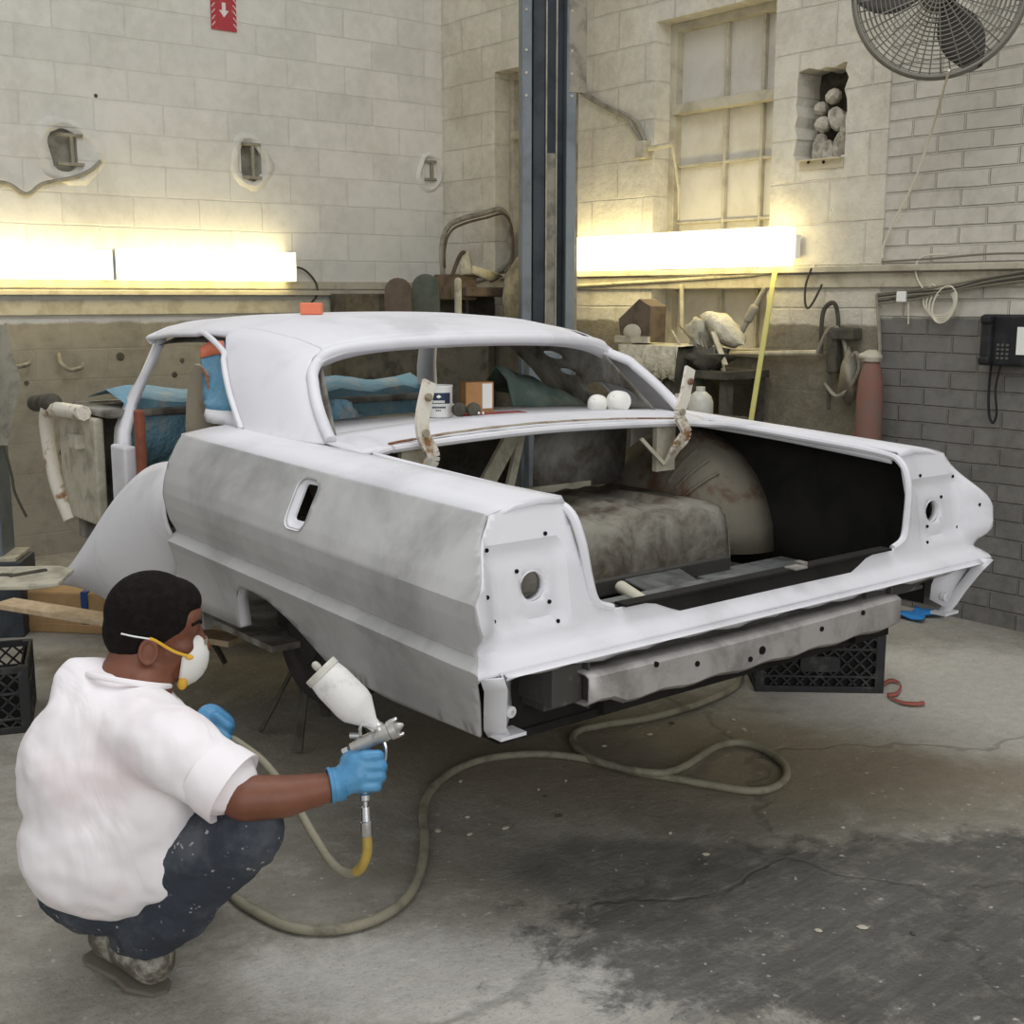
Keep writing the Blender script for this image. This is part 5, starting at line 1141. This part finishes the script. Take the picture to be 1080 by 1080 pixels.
# hair
m = MB(); m.ell(hp_(-.012, .018), (.101, .083, .094), HR, 28, 18); m.ell(hp_(-.045, -.022), (.068, .076, .072), HR, 20, 14); m.ell(hp_(-.050, -.050), (.050, .060, .050), HR); m.ell(hp_(.028, .048), (.066, .064, .052), HR, 20, 12)
m.cap(hp_(.018, .01, .066), hp_(.016, -.02, .067), .014, .008); m.cap(hp_(.018, .01, -.066), hp_(.016, -.02, -.067), .014, .008)
obj('hair', m, 'hair', man, remesh=.005, smooths=2)
# mask
m = MB(); mc = hp_(.062, -.078); ma = (hf*.98-hu*.06).normalized()
prof = [(.060, -.004), (.062, .004), (.058, .018), (.048, .034), (.034, .046), (.018, .053), (.004, .055)]
m.lathe(mc, ma, prof, 28, caps=False)
m.v = [mc+((v-mc) + hu*((v-mc).dot(hu)*.06) - hs*((v-mc).dot(hs)*.12)) for v in m.v]
mk = obj('respirator_mask', m, 'mask', man, solid=.003, ang=70)
m = MB(); m.box(hp_(.108, -.038), (.006, .04, .008), HR); m.box(hp_(.106, -.088, .03), (.002, .001, .016), HR); m.box(hp_(.100, -.088, .035), (.002, .001, .016), HR); obj('nose_clip', m, 'dust_metal', mk, smooth=False)
m = MB(); m.tube(spl([hp_(.072, -.060, .058), hp_(.040, -.047, .070), hp_(.0, -.022, .081), hp_(-.012, -.018, .083)], 6), .0035, 8); m.ell(hp_(.074, -.062, .058), (.009, .005, .006), HR)
m.tube(spl([hp_(.070, -.118, .046), hp_(.058, -.132, .044)], 4), .005, 8); m.ell(hp_(.064, -.126, .046), (.011, .007, .014), HR)
obj('elastic_strap', m, 'strap_y', mk); m = MB(); m.tube(spl([hp_(-.012, -.018, .084), hp_(-.045, -.014, .084), hp_(-.07, -.012, .074)], 6), .002, 6); obj('strap_end', m, 'white', mk)
# t-shirt
CR = Matrix((RT, FWh, ZZ)).transposed()
m = MB()
m.ell(A(124, 886, 2.67), (.212, .18, .165), CR, 26, 18); m.ell(A(116, 815, 2.67), (.196, .17, .20), CR, 26, 18)
m.ell(A(118, 762, 2.66), (.145, .14, .12), CR, 22, 14); m.cap(A(92, 728, 2.68), A(125, 738, 2.70), .080, .085)
m.cap(A(150, 775, 2.58), A(196, 798, 2.47), .10, .082); m.cap(A(196, 798, 2.47), A(232, 822, 2.455), .082, .074)
m.cap(A(146, 752, 2.78), A(196, 782, 2.93), .085, .066); m.cap(A(155, 860, 2.58), A(185, 880, 2.60), .11, .085); m.cap(A(150, 820, 2.60), A(165, 850, 2.57), .12, .10)
m.cap(A(95, 925, 2.72), A(172, 905, 2.60), .085, .10)
m.v = [v+ (V((noise.noise(v*7), noise.noise(v*7+V((9, 0, 0))), noise.noise(v*7+V((0, 9, 0)))))*.008) for v in m.v]
sh = obj('t_shirt', m, 'shirt', man, remesh=.010, smooths=18)
tx = bpy.data.textures.new('shirt folds', 'CLOUDS'); tx.noise_scale = .07; tx.noise_depth = 1
dm = sh.modifiers.new('folds', 'DISPLACE'); dm.texture = tx; dm.strength = .016; dm.mid_level = .5; dm.texture_coords = 'LOCAL'
# sleeve cuff (open end) and collar
sd = (A(232, 822, 2.455)-A(196, 798, 2.47)).normalized()
m = MB(); e0 = A(236, 825, 2.452); m.lathe(e0-sd*.03, sd, [(.070, -.02), (.0775, .02), (.079, .055), (.0765, .056), (.060, .02)], 28, caps=False); obj('sleeve_cuff', m, 'shirt', sh, ang=70)
m = MB(); cc_ = A(136, 717, 2.655); cu = (hp_(0, 0)-NB).normalized(); cx_ = cu.cross(FWh).normalized(); cy_ = cu.cross(cx_)
ring = [cc_+cx_*(.084*math.cos(a))+cy_*(.080*math.sin(a))-cu*(.0+.018*math.cos(a)) for a in [2*PI*i/32 for i in range(32)]]
m.tube(ring, .007, 8, closed=True); obj('collar', m, 'shirt', sh)
# jeans
m = MB()
m.ell(A(122, 930, 2.72), (.165, .15, .10), CR, 22, 14)
m.cap(A(150, 925, 2.66), A(262, 876, 2.50), .10, .074); m.ell(A(266, 878, 2.50), (.066, .07, .066), CR)
m.cap(A(262, 880, 2.50), A(160, 975, 2.66), .070, .074); m.cap(A(190, 955, 2.62), A(145, 985, 2.71), .078, .064)
m.cap(A(130, 925, 2.80), A(212, 885, 2.97), .095, .07); m.cap(A(212, 885, 2.97), A(172, 940, 3.0), .068, .055)
jn = obj('jeans', m, 'jeans', man, remesh=.008, smooths=3)
dm = jn.modifiers.new('folds', 'DISPLACE'); tx = bpy.data.textures.new('jean folds', 'CLOUDS'); tx.noise_scale = .05; dm.texture = tx; dm.strength = .014; dm.texture_coords = 'LOCAL'
# boots
def boot(a, b, nm):
    m = MB(); m.cap(a, b, .048, .052); m.cap(a+ZZ*.02, a+ZZ*.07+RT*.02, .045, .05); m.cap(a.lerp(b, .5)+ZZ*.01, b-ZZ*.008, .055, .05)
    bt = obj(nm, m, 'boot', man, remesh=.006, smooths=3)
    d_ = (b-a).normalized(); m = MB(); sd_ = d_.cross(ZZ).normalized(); up_ = sd_.cross(d_); L_ = (b-a).length
    pl_ = [(-.045, -.03), (-.02, -.045), (L_*.5, -.04), (L_*.85, -.052), (L_+.04, -.03), (L_+.055, 0), (L_+.04, .03), (L_*.85, .052), (L_*.5, .04), (-.02, .045), (-.045, .03)]
    m.prism(pl_, a-up_*.058, d_, sd_, -.018 if False else .012); obj('sole', m, 'sole', bt, smooth=False, bev=.004)
boot(A(116, 986, 2.745), A(160, 1010, 2.70), 'boot'); boot(A(150, 935, 3.04), A(190, 945, 3.06), 'boot')
# gloves
m = MB(); W = A(356, 827, 2.49)
m.cap(W, A(378, 814, 2.495), .031, .036); m.cap(A(372, 803, 2.50), A(386, 800, 2.50), .026, .022); m.cap(A(374, 824, 2.50), A(386, 826, 2.50), .025, .020); m.ell(A(378, 813, 2.485), (.034, .022, .040), CR)
for k in range(4):
    y = 796+10.5*k; rr = (.0115, .012, .0115, .0100)[k]; xx = (399, 402, 401, 397)[k]
    m.cap(A(384, y+2, 2.478), A(xx, y+1, 2.482), rr*1.15, rr*1.08); m.cap(A(xx, y+1, 2.482), A(xx+1, y+3, 2.515), rr*1.08, rr); m.cap(A(xx+1, y+3, 2.515), A(xx-14, y+5, 2.532), rr, rr*.88)
m.cap(A(366, 808, 2.515), A(375, 796, 2.53), .017, .014); m.cap(A(375, 796, 2.53), A(388, 795, 2.535), .0135, .011)
gl = obj('glove', m, 'glove', man, remesh=.0034, smooths=2, label='blue glove gripping the spray gun')
wd = (W-A(330, 832, 2.475)).normalized(); m = MB(); m.lathe(W-wd*.018, wd, [(.0345, 0), (.036, .002), (.036, .006), (.034, .008), (.034, .03)], 24, caps=False); obj('glove_cuff', m, 'glove', gl, solid=.002)
m = MB(); m.cap(A(222, 758, 2.95), A(232, 766, 2.94), .036, .036)
for k in range(4): m.cap(A(228+3*k, 756+5*k, 2.915+.012*k), A(241, 766+5*k, 2.91+.014*k), .013, .012); m.cap(A(241, 766+5*k, 2.91+.014*k), A(240, 776+3*k, 2.93+.014*k), .012, .010)
m.cap(A(228, 770, 2.91), A(240, 779, 2.90), .013, .011)
obj('glove', m, 'glove', man, remesh=.0036, smooths=2, label='blue glove holding the hose')
# ---------------------------------------------------------------- spray gun (held by the man, a thing of its own)
gun = empty('spray_gun', A(383, 840, 2.50), 'gravity feed spray gun with overspray covered white cup in the blue glove', 'spray gun')
c0, c1, c2 = A(340, 709, 2.50), A(379, 749, 2.50), A(397, 766, 2.50); ca = (c1-c0).normalized(); Lc = (c1-c0).length; Lt = (c2-c0).length
m = MB(); m.lathe(c0, ca, [(.034, 0), (.036, .004), (.040, .03), (.041, Lc-.02), (.038, Lc-.004), (.014, Lt-.012), (.012, Lt+.004)], 32); cup = obj('paint_cup', m, 'gun_white', gun, ang=50)
m = MB(); m.lathe(c0-ca*.008, ca, [(.037, 0), (.0385, .002), (.0385, .014), (.036, .016)], 32); m.cap(c0-ca*.014+V((0, 0, 0)), c0-ca*.02, .008, .008); obj('cup_lid', m, 'plastic_w', cup)
g0, g1 = A(376, 787, 2.50), A(421, 766, 2.50); gd = (g1-g0).normalized(); gu = gd.cross(FWh).normalized(); Lg = (g1-g0).length
m = MB(); m.lathe(g0, gd, [(.010, -.012), (.012, 0), (.015, .01), (.015, Lg*.5), (.017, Lg*.55), (.017, Lg*.75), (.020, Lg*.78), (.020, Lg*.92), (.012, Lg*.95), (.008, Lg*1.02), (.003, Lg*1.10)], 24)
m.cap(A(399, 768, 2.5), A(404, 776, 2.5), .014, .014); gb = obj('gun_body', m, 'gun_metal', gun, ang=40)
m = MB()
for sg in (1, -1): m.cap(g0+gd*(Lg*.86)+gu*.016*sg, g0+gd*(Lg*1.0)+gu*.017*sg, .0055, .004)
m.lathe(g0-gd*.02, gd, [(.006, -.012), (.008, -.010), (.008, .002), (.005, .004)], 14); m.lathe(A(374, 776, 2.5), (RT*-1), [(.006, -.01), (.006, .01)], 12); obj('air_cap', m, 'chrome', gb)
m = MB(); m.cap(A(381, 784, 2.505), A(385, 838, 2.505), .014, .011); obj('handle', m, 'gun_metal', gun)
m = MB(); m.tube(spl([A(402, 778, 2.5), A(399, 770, 2.49), A(384, 764, 2.488), A(380, 768, 2.488), A(380, 776, 2.49)], 5), .0035, 6); m.tube(spl([A(403, 776, 2.5), A(407, 792, 2.5), A(404, 812, 2.505)], 5), .004, 6); obj('trigger', m, 'chrome', gun)
m = MB(); fd = (A(387, 884, 2.5)-A(385, 836, 2.5)).normalized(); Lf = (A(387, 884, 2.5)-A(385, 836, 2.5)).length
m.lathe(A(385, 836, 2.5), fd, [(.008, 0), (.012, .004), (.012, .014), (.006, .018), (.006, .026), (.010, .028), (.011, Lf*.62), (.013, Lf*.64), (.013, Lf*.9), (.009, Lf)], 16); obj('air_coupling', m, 'chrome', gun)
hs_ = [A(387, 882, 2.5), A(387, 900, 2.5), A(380, 916, 2.51), A(367, 921, 2.54), A(350, 910, 2.58), A(330, 880, 2.65), A(308, 842, 2.75), A(280, 806, 2.84), A(258, 788, 2.89), A(240, 778, 2.92), A(222, 782, 2.95), A(200, 830, 3.0)]
m = MB(); ps_ = spl(hs_, 8); m.tube(ps_[:20], .0105, 10); hz_ = obj('gun_hose', m, 'hose_y', label='air hose hanging from the spray gun handle up to the other glove', cat='hose')
m = MB(); m.tube(ps_[19:], .0095, 10); obj('hose_length', m, 'hose', hz_)
